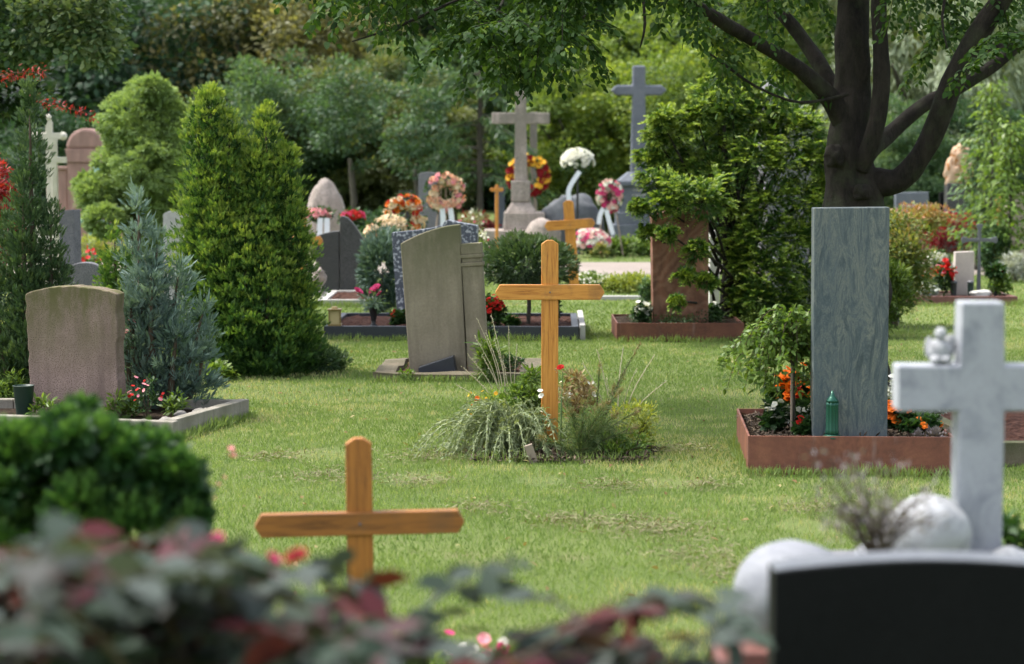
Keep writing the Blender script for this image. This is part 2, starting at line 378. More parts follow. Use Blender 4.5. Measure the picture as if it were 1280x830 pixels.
class Lf:
    """collects leaves: base point, axis, face normal, length, width, tint"""
    def __init__(s, hexa=False, fold=.18, curl=0): s.b = []; s.hexa = hexa; s.fold = fold; s.curl = curl
    def add(s, P, A, N, L, Wd, T):
        n = len(P)
        f = lambda v: np.broadcast_to(np.asarray(v, float), (n,)).copy()
        s.b.append((np.asarray(P, float), nrm(np.asarray(A, float)), np.asarray(N, float), f(L), f(Wd), np.clip(f(T), 0, 1))); return s
    def count(s): return sum(len(x[0]) for x in s.b)
    def mesh(s, name):
        P, A, N, L, Wd, T = [np.concatenate([x[i] for x in s.b]) for i in range(6)]
        S = nrm(np.cross(A, N)); N = nrm(np.cross(S, A)); L = L[:, None]; Wd = Wd[:, None]
        fo = N*Wd*s.fold; cu = -N*L*s.curl
        if s.hexa:
            V = np.stack([P, P+A*L*.28+S*Wd*.42+fo, P+A*L*.66+S*Wd*.40+fo+cu*.4, P+A*L+cu, P+A*L*.66-S*Wd*.40+fo+cu*.4, P+A*L*.28-S*Wd*.42+fo], 1)
        else:
            V = np.stack([P, P+A*L*.48+S*Wd*.5+fo, P+A*L+cu, P+A*L*.48-S*Wd*.5+fo], 1)
        n, k = V.shape[:2]
        me = bpy.data.meshes.new(name)
        me.vertices.add(n*k); me.vertices.foreach_set('co', V.reshape(-1).astype(np.float32))
        me.loops.add(n*k); me.loops.foreach_set('vertex_index', np.arange(n*k, dtype=np.int32))
        me.polygons.add(n); me.polygons.foreach_set('loop_start', np.arange(0, n*k, k, dtype=np.int32))
        me.polygons.foreach_set('loop_total', np.full(n, k, dtype=np.int32))
        me.update(calc_edges=True)
        at = me.attributes.new('tint', 'FLOAT', 'FACE'); at.data.foreach_set('value', T.astype(np.float32))
        return me
    def build(s, name, mat, parent=None, loc=None, rz=0): return link(name, s.mesh(name), mat, parent, loc, rz)

def vnoise(x, y, sc, seed=0):
    g = np.random.default_rng(seed).random((256, 256))
    x = x*sc; y = y*sc; xi = np.floor(x).astype(int); yi = np.floor(y).astype(int); fx = x-xi; fy = y-yi
    fx = fx*fx*(3-2*fx); fy = fy*fy*(3-2*fy)
    a = g[xi % 256, yi % 256]; b = g[(xi+1) % 256, yi % 256]; c = g[xi % 256, (yi+1) % 256]; d = g[(xi+1) % 256, (yi+1) % 256]
    return (a*(1-fx)+b*fx)*(1-fy)+(c*(1-fx)+d*fx)*fy

# leaves in clumps: centres C with radii rc
def clumps(lf, C, rc, per, L, asp=.55, flat=.6, up=.9, g=rng, axis='out', tint=None, centre=None, shell=.5):
    C = np.asarray(C, float); n = len(C)
    idx = np.repeat(np.arange(n), per); m = len(idx)
    u = rv(m, g); rr = g.random(m)**(shell)
    rcv = np.broadcast_to(np.asarray(rc, float), (n,))[idx]
    off = u*rr[:, None]*rcv[:, None]; off[:, 2] *= flat
    P = C[idx] + off
    cen = C.mean(0) if centre is None else np.asarray(centre, float)
    out = nrm(P - cen)
    A = nrm(u*.7 + out*.5 + g.normal(size=(m, 3))*.35 + np.array([0, 0, -.15]))
    N = nrm(g.normal(size=(m, 3))*.5 + np.array([0, 0, up]) + out*.45)
    ct = g.normal(size=n)*.13
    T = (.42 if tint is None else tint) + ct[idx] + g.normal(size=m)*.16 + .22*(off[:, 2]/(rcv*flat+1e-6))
    LL = L*(.7+.6*g.random(m))
    lf.add(P, A, N, LL, LL*asp, T); return lf

# fan sprays (conifers): each spray is a small flat fan of narrow leaflets
def sprays(lf, P, D, L, nl=7, spread=.9, wid=.18, tint=None, g=rng, flatup=.5):
    P = np.asarray(P, float); D = nrm(np.asarray(D, float)); n = len(P)
    up = nrm(np.array([0, 0, 1.]) * flatup + rv(n, g)*.6)
    S = nrm(np.cross(D, up)); Nn = nrm(np.cross(S, D))
    L = np.broadcast_to(np.asarray(L, float), (n,))*(.75+.5*g.random(n))
    T0 = (np.full(n, .45) if tint is None else np.broadcast_to(np.asarray(tint, float), (n,))) + g.normal(size=n)*.10
    for k in range(nl):
        f = (k/(nl-1)-.5)*2 if nl > 1 else 0
        base = P + D*(L*(1-abs(f))*.45)[:, None]
        A = nrm(D*cos(f*spread) + S*sin(f*spread) + g.normal(size=(n, 3))*.12)
        ll = L*(.42+.28*(1-abs(f)))
        lf.add(base, A, Nn + rv(n, g)*.5, ll, ll*wid*2.2, T0 + .12*(1-abs(f)) + g.normal(size=n)*.05)
    return lf

def blooms(lf, C, r, D=None, npet=6, layers=1, g=rng, cup=.35):
    C = np.asarray(C, float); n = len(C)
    D = nrm(np.array([0, -.45, .8]) + g.normal(size=(n, 3))*.45) if D is None else nrm(np.broadcast_to(np.asarray(D, float), (n, 3)) + g.normal(size=(n, 3))*.12)
    X = nrm(np.cross(D, rv(n, g))); Y = np.cross(D, X)
    r = np.broadcast_to(np.asarray(r, float), (n,))*(.8+.4*g.random(n))
    for ly in range(layers):
        c = cup + ly*.55; rr = r*(1-.28*ly)
        for k in range(npet):
            a = 2*pi*(k+.5*ly)/npet
            rad = X*cos(a)+Y*sin(a)
            A = nrm(rad + D*c)
            lf.add(C, A, D - rad*.3, rr, rr*(2.6*sin(pi/npet)+.25), .2+.6*g.random(n))
    return lf

def tag_mesh(o, label, cat, group=None, kind=None): return props(o, label, cat, group, kind)

# ------------------------------------------------------------------ SETTING
def sheet(name, x0, x1, y0, y1, z, mat, nx=1, ny=1, kind='structure', rough=0):
    b = bmesh.new(); vv = [[b.verts.new((x0+(x1-x0)*i/nx, y0+(y1-y0)*j/ny, z)) for i in range(nx+1)] for j in range(ny+1)]
    for j in range(ny):
        for i in range(nx): b.faces.new((vv[j][i], vv[j][i+1], vv[j+1][i+1], vv[j+1][i]))
    me = bpy.data.meshes.new(name); b.to_mesh(me); b.free()
    o = link(name, me, mat); props(o, kind=kind); return o
sheet('ground', -300, 300, -60, 500, 0, m_lawn())
sheet('path', -60, 60, 30.6, 34.2, .006, m_gravel())

# wooded hill far behind
hb = bmesh.new(); nx, ny = 60, 14; vv = []
for j in range(ny+1):
    row = []
    for i in range(nx+1):
        x = -150+300*i/nx; y = 84+110*j/ny
        z = -.3 + 24*min(1, j/ny*2)**.8*(1-.3*abs(x)/150) + 2*mnoise.noise(Vector((x*.05, y*.05, 0)))*(j > 0)
        row.append(hb.verts.new((x, y, z)))
    vv.append(row)
for j in range(ny):
    for i in range(nx): hb.faces.new((vv[j][i], vv[j][i+1], vv[j+1][i+1], vv[j+1][i]))
me = bpy.data.meshes.new('hill'); hb.to_mesh(me); hb.free()
props(link('hill', me, m_soil('wooded_hillside', (.010,.022,.008), (.03,.06,.02), 2)), kind='structure')

# lawn blades
def make_grass():
    lf = []
    bands = [(6, 10, 3600, .034), (10, 15, 3900, .032), (15, 21, 1900, .034), (21, 30.6, 520, .040), (34.2, 50, 70, .06)]
    Ps, Ls, Ws = [], [], []
    for y0, y1, dens, hgt in bands:
        hw = lambda y: .245*y + 1.9
        area = (y1-y0)*(hw(y0)+hw(y1))
        n = int(area*dens)
        y = rng.uniform(y0, y1, n*2); x = rng.uniform(-hw(y1), hw(y1), n*2)
        ok = np.abs(x) < hw(y); x = x[ok][:n]; y = y[ok][:n]
        Ps.append(np.stack([x, y, np.zeros(len(x))], 1))
        Ls.append(np.full(len(x), hgt)); Ws.append(np.full(len(x), .0028+.00020*(y0+y1)/2*(1 if y0 < 21 else 1.6)))
    P = np.concatenate(Ps); L = np.concatenate(Ls); Wd = np.concatenate(Ws)
    x, y = P[:, 0], P[:, 1]
    n1 = vnoise(x+50, y, 1.1, 1); n2 = vnoise(x+50, y, 4.5, 2); n3 = vnoise(x+50, y, .35, 3); n4 = vnoise(x+50, y, 14, 4)
    L *= (.30 + .6*n2 + .45*n4 + .35*rng.random(len(L)))*.85
    T = -.02 + .42*n1 + .30*n3 + .32*n2 + rng.normal(size=len(L))*.13
    dry = (n1*.5+n2*.3+n4*.3) > .67
    T = np.where(dry & (rng.random(len(L)) < .55), .85+.15*rng.random(len(L)), T)
    keep = ~(dry & (rng.random(len(L)) < .35))
    # worn ground right of the middle cross
    worn = (((x-1.05)/.75)**2 + ((y-12.3)/.9)**2 < 1)
    for wx, wy, wr in ((-.5, 11.35, .16), (1.3, 9.9, .14), (.8, 11.2, .12), (.15, 11.3, .13), (-1.0, 12.3, .2)): 
        dd = (x-wx)**2+((y-wy)/1.6)**2 < wr*wr; keep &= ~(dd & (rng.random(len(L)) < .75)); worn |= dd
    T = np.where(worn & (rng.random(len(L)) < .5), .9, T)
    P, L, Wd, T = P[keep], L[keep], Wd[keep], T[keep]; n = len(P)
    a = rng.uniform(0, 2*pi, n); lean = rng.uniform(.1, .75, n)
    A = np.stack([np.cos(a)*lean, np.sin(a)*lean, np.ones(n)], 1)
    N = np.stack([np.cos(a+1.2), np.sin(a+1.2), .5*np.ones(n)], 1)
    g = Lf(fold=.1); g.add(P, A, N, L, Wd, T)
    o = g.build('grass', MT['L_grass']); props(o, 'short mown green lawn with dry patches between the graves', 'grass', kind='stuff')
make_grass()

# clippings and clover scattered over the lawn
def clippings():
    g = Lf(fold=.05)
    for px, py, r in ((980, 0, 0),)[:0] + ((765, 612, .16), (840, 668, .18), (520, 607, .14), (880, 610, .10), (700, 655, .12), (540, 575, .2), (345, 575, .14), (420, 600, .18), (855, 565, .12), (1010, 640, .12), (600, 640, .12), (780, 660, .2), (880, 700, .15), (930, 720, .15)):
        c = G(px, py); n = int(1500*r*4*r*4*.35)+120
        P = np.stack([c.x+rng.normal(size=n)*r*.8, c.y+rng.normal(size=n)*r*.8, .018+rng.random(n)*.022], 1)
        A = rng.normal(size=(n, 3)); A[:, 2] *= .25
        g.add(P, A, np.array([0, 0, 1.])+rng.normal(size=(n, 3))*.3, .04*(.5+rng.random(n)), .006, rng.random(n)*.75)
    props(g.build('grass_clippings', leafmat('clipping_blades', [(.09,.075,.04), (.20,.19,.10), (.30,.30,.17)], .9, .2)), 'dried mown clippings lying in patches on the lawn', 'clippings', kind='stuff')
clippings()
def litter():
    g = Lf(hexa=True, fold=.2, curl=.2); n = 420; y = rng.uniform(8, 26, n); x = rng.uniform(-1, 1, n)*(.235*y)
    g.add(np.stack([x, y, np.full(n, .022)], 1), rng.normal(size=(n, 3))*np.array([1, 1, .25]), np.array([0, 0, 1.])+rng.normal(size=(n, 3))*.35, .035*(.6+.7*rng.random(n)), .02, rng.random(n))
    props(g.build('fallen_leaves', leafmat('dry_fallen_leaf', [(.10,.05,.02), (.22,.15,.06), (.30,.27,.12)], .8, .2)), 'few dry fallen leaves scattered over the lawn', 'leaves', kind='stuff')
    g = Lf(fold=.1); N_ = []
    for (x0, y0, x1, y1, m) in EDGES:
        t_ = rng.random(m); N_.append(np.stack([x0+(x1-x0)*t_+rng.normal(size=m)*.015, y0+(y1-y0)*t_-np.abs(rng.normal(size=m))*.025, np.zeros(m)], 1))
    P = np.concatenate(N_); m = len(P); L = .05+.07*vnoise(P[:, 0]+50, P[:, 1], 5, 6)*rng.random(m)
    g.add(P, rng.normal(size=(m, 3))*.35+np.array([0, 0, 1.]), rv(m), L, .0055, .25+.45*rng.random(m))
    props(g.build('edge_grass', MT['L_grass']), 'longer grass tufts left unmown along kerbs and planter edges', 'grass', kind='stuff')
EDGES = []
def edge(x0, y0, x1, y1, d=420): EDGES.append((x0, y0, x1, y1, int(d*math.hypot(x1-x0, y1-y0))))
a_, b_ = W(935, 577, 11.5).x, W(1200, 577, 11.4).x; edge(a_, 11.53, b_, 11.47, 600); edge(a_, 11.5, a_+.05, 12.8)
a_, b_ = W(771, 428, 19.8).x, W(930, 428, 19.8).x; edge(a_, 19.75, b_, 19.75)
edge(W(408, 420, 19.9).x, 19.88, W(722, 428, 19.9).x, 19.86); q_ = G(218, 553); w_ = G(312, 523); edge(q_.x+.02, q_.y, w_.x+.02, w_.y, 600); edge(-3.2, q_.y, q_.x, q_.y)
edge(W(572, 475, 16.4).x-.62, 16.32, W(572, 475, 16.4).x+.6, 16.32, 500); edge(W(1145, 382, 24.5).x, 24.4, W(1272, 382, 24.5).x, 24.4)
edge(W(398, 380, 24.3).x, 24.28, W(468, 380, 24.3).x, 24.28); a_ = W(687, 567, 12.4).x; edge(a_-.5, 12.02, a_+.55, 12.05, 260); edge(W(452, 700, 7).x-.1, 6.95, W(452, 700, 7).x+.1, 6.95)
litter()

# ------------------------------------------------------------------ BACKGROUND TREES
def crown_mesh(name, rx, rz, nc, per, leaf, seed, rc=.7, asp=.6, flat=.55, droop=False):
    g = np.random.default_rng(seed)
    u = rv(nc, g); r = g.random(nc)**.33
    lump = np.array([1+.28*mnoise.noise(Vector(v)*1.6+Vector((seed, 0, 0))) for v in u.tolist()])
    C = u*r[:, None]*lump[:, None]*np.array([rx, rx, rz])
    lf = Lf(fold=.15)
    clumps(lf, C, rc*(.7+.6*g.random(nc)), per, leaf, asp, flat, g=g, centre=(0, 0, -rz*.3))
    if droop:
        for b in lf.b: b[1][:, 2] -= 1.2
    return lf.mesh(name)
CR = [crown_mesh('crown', 3.0, 3.6, 170, 150, .17, 1, .75), crown_mesh('crown', 2.6, 3.2, 150, 150, .15, 2, .62),
      crown_mesh('crown', 3.4, 3.0, 170, 150, .16, 3, .8), crown_mesh('crown', 2.2, 3.4, 150, 140, .13, 5, .5, .35, .8, True)]
def bgtree(px, Y, zc, k, scale, mat, label, name='broadleaf_tree', bark='bark2', rz=0, sz=1, grp='trees along the back of the cemetery', cat='tree'):
    p = W(px, 191, Y)
    t = thing(name, label, cat, (p.x, Y, 0), rz, grp)
    me = CR[k]
    if not me.materials: me.materials.append(None)
    o = bpy.data.objects.new('crown', me); COL.objects.link(o); o.parent = t; o.location = (0, 0, zc); o.scale = (scale, scale, scale*sz)
    o.material_slots[0].link = 'OBJECT'; o.material_slots[0].material = MT[mat]
    g = random.Random(int(px*7+Y))
    MB().tube([(0, 0, -.1), (g.uniform(-.1, .1), 0, zc*.4), (g.uniform(-.3, .3), g.uniform(-.2, .2), zc)], [.22*scale, .16*scale, .06*scale], 10, .2).build('trunk', MT[bark], t, smooth=True)
    for q in range(3):
        a = g.uniform(0, 6.28)
        MB().tube([(0, 0, zc*.45), (cos(a)*.7*scale, sin(a)*.7*scale, zc*.8), (cos(a)*1.5*scale, sin(a)*1.5*scale, zc*1.1)], [.1*scale, .07*scale, .03*scale], 7).build('limb', MT[bark], t, smooth=True)
    return t
BT = [
 # far row
 (-120, 66, 4.0, 0, 1.25, 'L_bgdark', 'tall dark tree at the far left edge of the cemetery, behind the dark lime'),
 (60, 68, 4.2, 2, 1.2, 'L_bgdark', 'dark tree deep behind the domed pink monument'),
 (200, 70, 4.4, 0, 1.2, 'L_bgmid', 'mid green tree in the far row above the pale rounded conifer'),
 (330, 66, 4.0, 1, 1.3, 'L_bgblue', 'blue green tree in the far row behind the bronze leaved tree'),
 (460, 69, 4.2, 2, 1.2, 'L_bgdark', 'dark far tree filling the gap behind the slender grey trunk'),
 (590, 66, 4.3, 0, 1.2, 'L_bgdark', 'dark tree far behind the drooping conifer'),
 (720, 70, 4.5, 1, 1.35, 'L_bgmid', 'mid green far tree behind the gap between the two tall stone crosses'),
 (850, 67, 4.1, 2, 1.2, 'L_bgmid', 'far green tree behind the dark granite cross'),
 (980, 69, 4.3, 0, 1.2, 'L_bgdark', 'dark far tree seen left of the big forked trunk'),
 (1110, 66, 4.1, 1, 1.3, 'L_bgwillow', 'grey green far tree just right of the big forked trunk'),
 (1240, 69, 4.3, 2, 1.2, 'L_bgdark', 'dark far tree behind the leafy saplings'),
 (1390, 67, 4.2, 0, 1.2, 'L_bgdark', 'dark far tree at the right edge of the cemetery'),
 # middle row
 (30, 52, 3.6, 2, 1.0, 'L_bgdark', 'deep green tree right behind the domed pink monument'),
 (165, 50, 3.7, 0, 1.0, 'L_bgdark', 'deep green tree rising over the pale rounded conifer'),
 (255, 56, 4.4, 1, .95, 'L_bgmid', 'fresh green tree in the upper left between the dark tree and the bronze tree'),
 (355, 50, 3.6, 2, .92, 'L_bggold', 'bronze and olive leaved tree above the yellow green thuja'),
 (300, 57, 4.2, 0, .7, 'L_bgblue', 'bluish crown peeping between the fresh green tree and the bronze tree'),
 (455, 53, 4.1, 0, .85, 'L_bgblue', 'blue green tree above the slender grey trunk'),
 (560, 52, 3.9, 1, 1.0, 'L_bgmid', 'green tree behind the hanging hornbeam sprays at top centre'),
 (655, 50, 3.4, 0, .8, 'L_bgmid', 'mid green tree just behind the pale granite cross'),
 (770, 54, 4.0, 2, .95, 'L_bgblue', 'blue green tree high behind the dark granite cross'),
 (905, 52, 3.6, 1, 1.0, 'L_bgmid', 'green tree showing through the left limbs of the forked tree'),
 (1010, 54, 3.8, 2, .9, 'L_bgolive', 'olive tree behind the fork of the big tree'),
 (1150, 50, 3.2, 3, 1.15, 'L_bgwillow', 'grey green willow right of the big forked trunk'),
 (1265, 52, 3.5, 3, 1.2, 'L_bgwillow', 'grey green willow at the right edge above the saplings'),
 # bright shrubs and small trees in front
 (725, 46, 2.1, 1, .62, 'L_bglime', 'bright lime green small tree between the two tall stone crosses'),
 (815, 48, 2.8, 0, .62, 'L_bglime', 'bright lime green small tree behind the arms of the dark granite cross'),
 (870, 45, 2.6, 2, .5, 'L_bglime', 'bright lime green small tree above the feathery yew shrub'),
 (940, 47, 3.9, 1, .6, 'L_bglime', 'yellow green crown behind the lowest left limb of the forked tree'),
 (335, 45, 2.0, 2, .5, 'L_bgmid', 'rounded bright green shrub behind the right spire of the thuja'),
 (445, 46, 2.0, 0, .48, 'L_bgolive', 'olive shrub with a slender trunk behind the pink ribbon wreath'),
 (520, 45, 1.7, 1, .5, 'L_bgolive', 'olive green shrub behind the ring of salmon roses'),
 (490, 47, 2.6, 2, .45, 'L_bgmid', 'soft green shrub above the olive shrub'),
 (375, 47, 1.0, 2, .45, 'L_bgdark', 'very dark low shrub behind the rounded pale stone'),
 (1120, 44, 1.6, 2, .35, 'L_bgmid', 'small green shrub behind the blue grey headstone'),
 (1215, 45, 1.3, 0, .42, 'L_bgdark', 'dark shrub behind the carved tan sculpture'),
 (60, 44, 1.2, 0, .4, 'L_bgdark', 'dark low shrub beside the domed pink monument'),
]
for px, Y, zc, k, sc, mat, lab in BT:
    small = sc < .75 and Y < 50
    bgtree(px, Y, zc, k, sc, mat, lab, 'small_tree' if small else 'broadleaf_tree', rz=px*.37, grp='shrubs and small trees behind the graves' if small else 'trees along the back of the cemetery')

# far off wood
g2 = np.random.default_rng(77); n = 60000
P = np.stack([g2.uniform(-45, 45, n), g2.uniform(74, 83, n), g2.uniform(0, 11, n)], 1)
P[:, 2] *= .75+.35*vnoise(P[:, 0]+60, P[:, 1], .25, 9)
lf = Lf(fold=.15); lf.add(P, rv(n, g2), rv(n, g2)*.5+np.array([0, -.3, .8]), .5, .36, .4+.2*g2.normal(size=n))
props(lf.build('distant_wood', MT['L_bgdark']), 'dark distant wood closing the view behind all the trees', 'wood', kind='stuff')

# slender grey trunks
for px, Y, h, r, lab in ((440, 43, 1.55, .085, 'slender pale grey trunk standing left of the salmon wreath'), (521, 42, 1.35, .07, 'slender grey trunk behind the pale headstone left of the ring of roses')):
    p = W(px, 191, Y); t = thing('slender_tree', lab, 'tree', (p.x, Y, 0), 0, 'slender trees behind the graves')
    MB().tube([(0, 0, -.05), (.03, 0, h*.5), (-.04, 0, h)], [r*.95, r*.8, r*.5], 9, .2).build('trunk', MT['bark2'], t, smooth=True)
    C = rv(60)*np.array([.8, .7, 1.1])*rng.random((60, 1))**.4 + np.array([0, 0, h+.95])
    lf = Lf(); clumps(lf, C, .24, 70, .08, .45, tint=.22); lf.build('crown', MT['L_bgmid'], t)

# drooping conifer behind the salmon wreath (cedar like tiers)
def droop_conifer(px, Y, h, r, lab):
    p = W(px, 191, Y); t = thing('weeping_conifer', lab, 'conifer', (p.x, Y, 0))
    MB().tube([(0, 0, 0), (0, 0, h*.5), (.05, 0, h)], [.07, .055, .02], 8).build('trunk', MT['bark2'], t, smooth=True)
    lf = Lf(fold=.1); br = MB()
    for k in range(42):
        z = h*(.25+.72*random.random()); a = random.uniform(0, 6.28); L = r*(1.15-z/h)*random.uniform(.7, 1.1)+.2
        pts = [Vector((cos(a)*L*s_, sin(a)*L*s_, z+.18*L*s_-.55*L*s_*s_)) for s_ in (0, .35, .7, 1)]
        br.tube(pts, [.02, .014, .01, .005], 4, sub=2)
        Pp, _ = spline(pts, 1, 8)
        Pp = np.array([q[:] for q in Pp[4:]]); m = 5; idx = np.repeat(np.arange(len(Pp)), m)
        D = np.stack([cos(a)*.6+rng.normal(size=len(idx))*.5, sin(a)*.6+rng.normal(size=len(idx))*.5, -.6*np.ones(len(idx))], 1)
        lf.add(Pp[idx]+rng.normal(size=(len(idx), 3))*.03, D, rv(len(idx)), .22, .035, .45+.25*rng.normal(size=len(idx)))
    br.build('branches', MT['bark2'], t); lf.build('crown', MT['L_bgmid'], t)
droop_conifer(600, 43, 4.2, 1.5, 'drooping dark green conifer between the ring of salmon roses and the pale granite cross')

# ------------------------------------------------------------------ BIG FORKED TREE
TY = 16.0
def Wt(px, py, dy=0): 
    p = W(px, py, TY+dy); return p
tb = Wt(1068, 470); tb.z = 0
tree = thing('forked_tree', 'big dark trunked tree forking into many limbs behind the tall green grey slab', 'tree', (tb.x, TY, 0))
loc = lambda p: p - Vector((tb.x, TY, 0))
tk = MB().tube([(0, 0, -.1), (0, 0, .25), loc(Wt(1068, 330)), loc(Wt(1066, 262)), loc(Wt(1062, 190)), loc(Wt(1064, 110)), loc(Wt(1066, 30)), loc(Wt(1066, -120, .1)), loc(Wt(1050, -300, .2))],
          [.32, .245, .215, .205, .165, .125, .11, .09, .06], 24, .26, 12).build('trunk', MT['bark'], tree, smooth=True)
limbs = [
 ([(1078, 275, 0), (1090, 232, 0), (1128, 222, -.1), (1160, 178, -.2), (1186, 118, -.3), (1210, 62, -.35), (1245, 8, -.4), (1300, -60, -.5)], [.15, .13, .10, .095, .088, .085, .08, .05]),
 ([(1065, 225, .1), (1085, 190, .3), (1115, 165, .5), (1160, 128, .6), (1215, 100, .7), (1275, 55, .8), (1330, -10, .9)], [.10, .09, .065, .06, .055, .05, .04]),
 ([(1075, 210, -.12), (1092, 170, -.2), (1101, 110, -.2), (1101, 50, -.2), (1099, -20, -.2), (1110, -160, -.2)], [.08, .072, .066, .062, .058, .04]),
 ([(1062, 175, 0), (1042, 128, -.1), (1000, 88, -.3), (950, 55, -.5), (900, 25, -.7), (858, -2, -.9), (780, -50, -1.2)], [.10, .085, .062, .055, .048, .042, .03]),
 ([(1060, 150, .1), (1036, 100, .3), (1008, 55, .5), (978, 18, .6), (945, -15, .8), (860, -90, 1.1)], [.08, .07, .058, .05, .045, .03]),
 ([(1208, 60, -.35), (1240, 60, -.3), (1290, 55, -.3), (1340, 40, -.2)], [.05, .036, .032, .02]),
]
for pts, rad in limbs:
    MB().tube([loc(Wt(*p)) for p in pts], [q_*.86 for q_ in rad], 14, .3, 9).build('limb', MT['bark'], tree, smooth=True)
for c_, r_ in ((Wt(1042, 195, -.16), (.07, .09, .08)), (Wt(1078, 240, -.2), (.07, .05, .055))):
    kn = MB(); kn.rock(loc(c_), r_, 3, 3, .35, 1, 1.8); kn.build('bark_burl', MT['bark'], tk, smooth=True)
# long thin hanging branches with sprays of leaves
twm = MB(); lfT = Lf(hexa=True, fold=.12, curl=.12); gT = np.random.default_rng(5)
def spray_branch(px, py, Y, L=.42, dirx=0, dens=.95, tint=.4, leaf=.056):
    p = W(px, py, Y) - Vector((tb.x, TY, 0))
    d = Vector((dirx+random.gauss(0, .45), random.gauss(0, .5), random.gauss(-.35, .3))).normalized()
    pts = [p, p+d*L*.5, p+d*L+Vector((0, 0, -L*.28))]
    twm.tube(pts, [.004, .003, .0015], 4, sub=3)
    Pp, _ = spline(pts, 1, 6); Pp = [q for q in Pp]
    for i in range(1, len(Pp)):
        dd = (Pp[i]-Pp[i-1]).normalized(); sd_ = dd.cross(Vector((0, 0, 1))); 
        if sd_.length < .1: sd_ = Vector((1, 0, 0))
        sd_.normalize()
        for sgn in (-1, 1):
            l2 = L*.42*(1-.5*i/len(Pp))*random.uniform(.6, 1.2)
            d2 = (dd*.7+sd_*sgn+Vector((0, 0, -.25))+Vector((random.gauss(0, .2), random.gauss(0, .2), random.gauss(0, .25)))).normalized()
            m = max(2, int(l2/.022*dens)); s_ = np.linspace(.05, 1, m)[:, None]
            base = np.array(Pp[i][:])+np.array(d2[:])*l2*s_; base[:, 2] -= .25*l2*s_[:, 0]**2
            sd2 = np.array(d2.cross(Vector((0, 0, 1))).normalized()[:]) if abs(d2.z) < .98 else np.array([1., 0, 0])
            sg = np.where(np.arange(m) % 2 == 0, 1, -1)[:, None]
            A = np.array(d2[:])*.8 + sd2*sg*.75 + gT.normal(size=(m, 3))*.25 + np.array([0, 0, -.25])
            N = np.array([0, 0, 1.]) + gT.normal(size=(m, 3))*.45
            LL = leaf*(.65+.6*gT.random(m))
            lfT.add(base, A, N, LL, LL*.62, tint+gT.normal(size=m)*.2)
env = [(400, 45), (420, 70), (450, 60), (480, 82), (520, 45), (560, 78), (600, 132), (640, 118), (680, 112), (720, 84), (750, 50), (775, 12), (830, 12), (850, 45), (870, 60)]
def envy(x): return float(np.interp(x, [e[0] for e in env], [e[1] for e in env]))
for k in range(120):
    x = random.uniform(405, 880); e = envy(x)-58
    y = random.uniform(-70, e-18) if random.random() < .6 else e-18-abs(random.gauss(0, 25))
    if x > 800 and random.random() < .5: continue
    spray_branch(x, y, random.uniform(13.2, 15.6), .34, -.3 if x < 600 else 0, tint=.42)
for k in range(24): spray_branch(random.uniform(590, 740), random.uniform(20, 62), random.uniform(13.4, 15), .26, tint=.42)
for (x0, x1, y0, y1, m, Y0, Y1, tt) in ((860, 1045, -90, 20, 60, 15, 18, .5), (840, 920, 20, 60, 20, 15.5, 16.5, .6), (1120, 1290, -90, 5, 60, 15, 18, .42), (1120, 1200, 10, 60, 14, 16.5, 17.5, .5),
                                (1250, 1300, 30, 70, 10, 14, 15, .35), (960, 1040, 40, 70, 8, 16.5, 17.3, .6)):
    for k in range(int(m*.42)): spray_branch(random.uniform(x0, x1), random.uniform(y0, y1), random.uniform(Y0, Y1), .36, tint=tt)
# the arching bare twigs that carry them
for pts in ([(858, -60, -.9), (820, -30, -1.2), (760, 2, -1.4), (718, 30, -1.5), (672, 60, -1.6), (650, 84, -1.7)], [(780, -80, -1.4), (640, -30, -1.8), (560, 5, -2), (500, 32, -2.1), (440, 52, -2.2)],
            [(760, -60, -1.2), (650, -30, -1.4), (625, 10, -1.6), (606, 40, -1.7)], [(1060, 118, -.2), (1000, 128, -.35), (945, 108, -.45), (905, 80, -.5), (880, 62, -.6)], [(700, 40, -1.5), (698, 70, -1.5), (692, 96, -1.5)],
            [(802, -20, -1), (806, 30, -1.1), (800, 60, -1.1)], [(1190, -40, -.6), (1178, 20, -.7), (1184, 60, -.8)]):
    twm.tube([loc(Wt(*p)) for p in pts], [.013]+[.010]*(len(pts)-2)+[.004], 5, .2, 5)
for k in range(20):   # leaves along the low twig over the yew
    s_ = k/19; x = 1040-160*s_; y = 127-62*s_*s_-8*sin(s_*3); p = loc(Wt(x, y, -.2-.4*s_))
    lfT.add(np.array([p[:], p[:]]), np.array([[-.3, 0, -.8], [-.6, .3, .5]])+gT.normal(size=(2, 3))*.2, rv(2), .06, .03, .35)
# upper crown (mostly above the picture), gives the shade on the lawn
gc = np.random.default_rng(21); nC = 260
u = rv(nC, gc); C = u*gc.random((nC, 1))**.4*np.array([4.6, 3.6, 1.7])+np.array([-1.2, -.3, 5.0])
C[:, 2] = np.maximum(C[:, 2], 3.55)
clumps(lfT, C, .42, 85, .062, .55, .5, g=gc, tint=.35)
for k in range(26):
    c = C[int(gc.integers(nC))]; s0 = Vector((-.1, .1, random.uniform(2.9, 3.9)))
    twm.tube([s0, (s0+Vector(c))*.5+Vector((0, 0, .25)), Vector(c)], [.045, .03, .01], 6)
twm.build('twigs', MT['bark'], tree); lfT.build('crown', MT['L_beech'], tree)
# fallen seeds / bark burls done

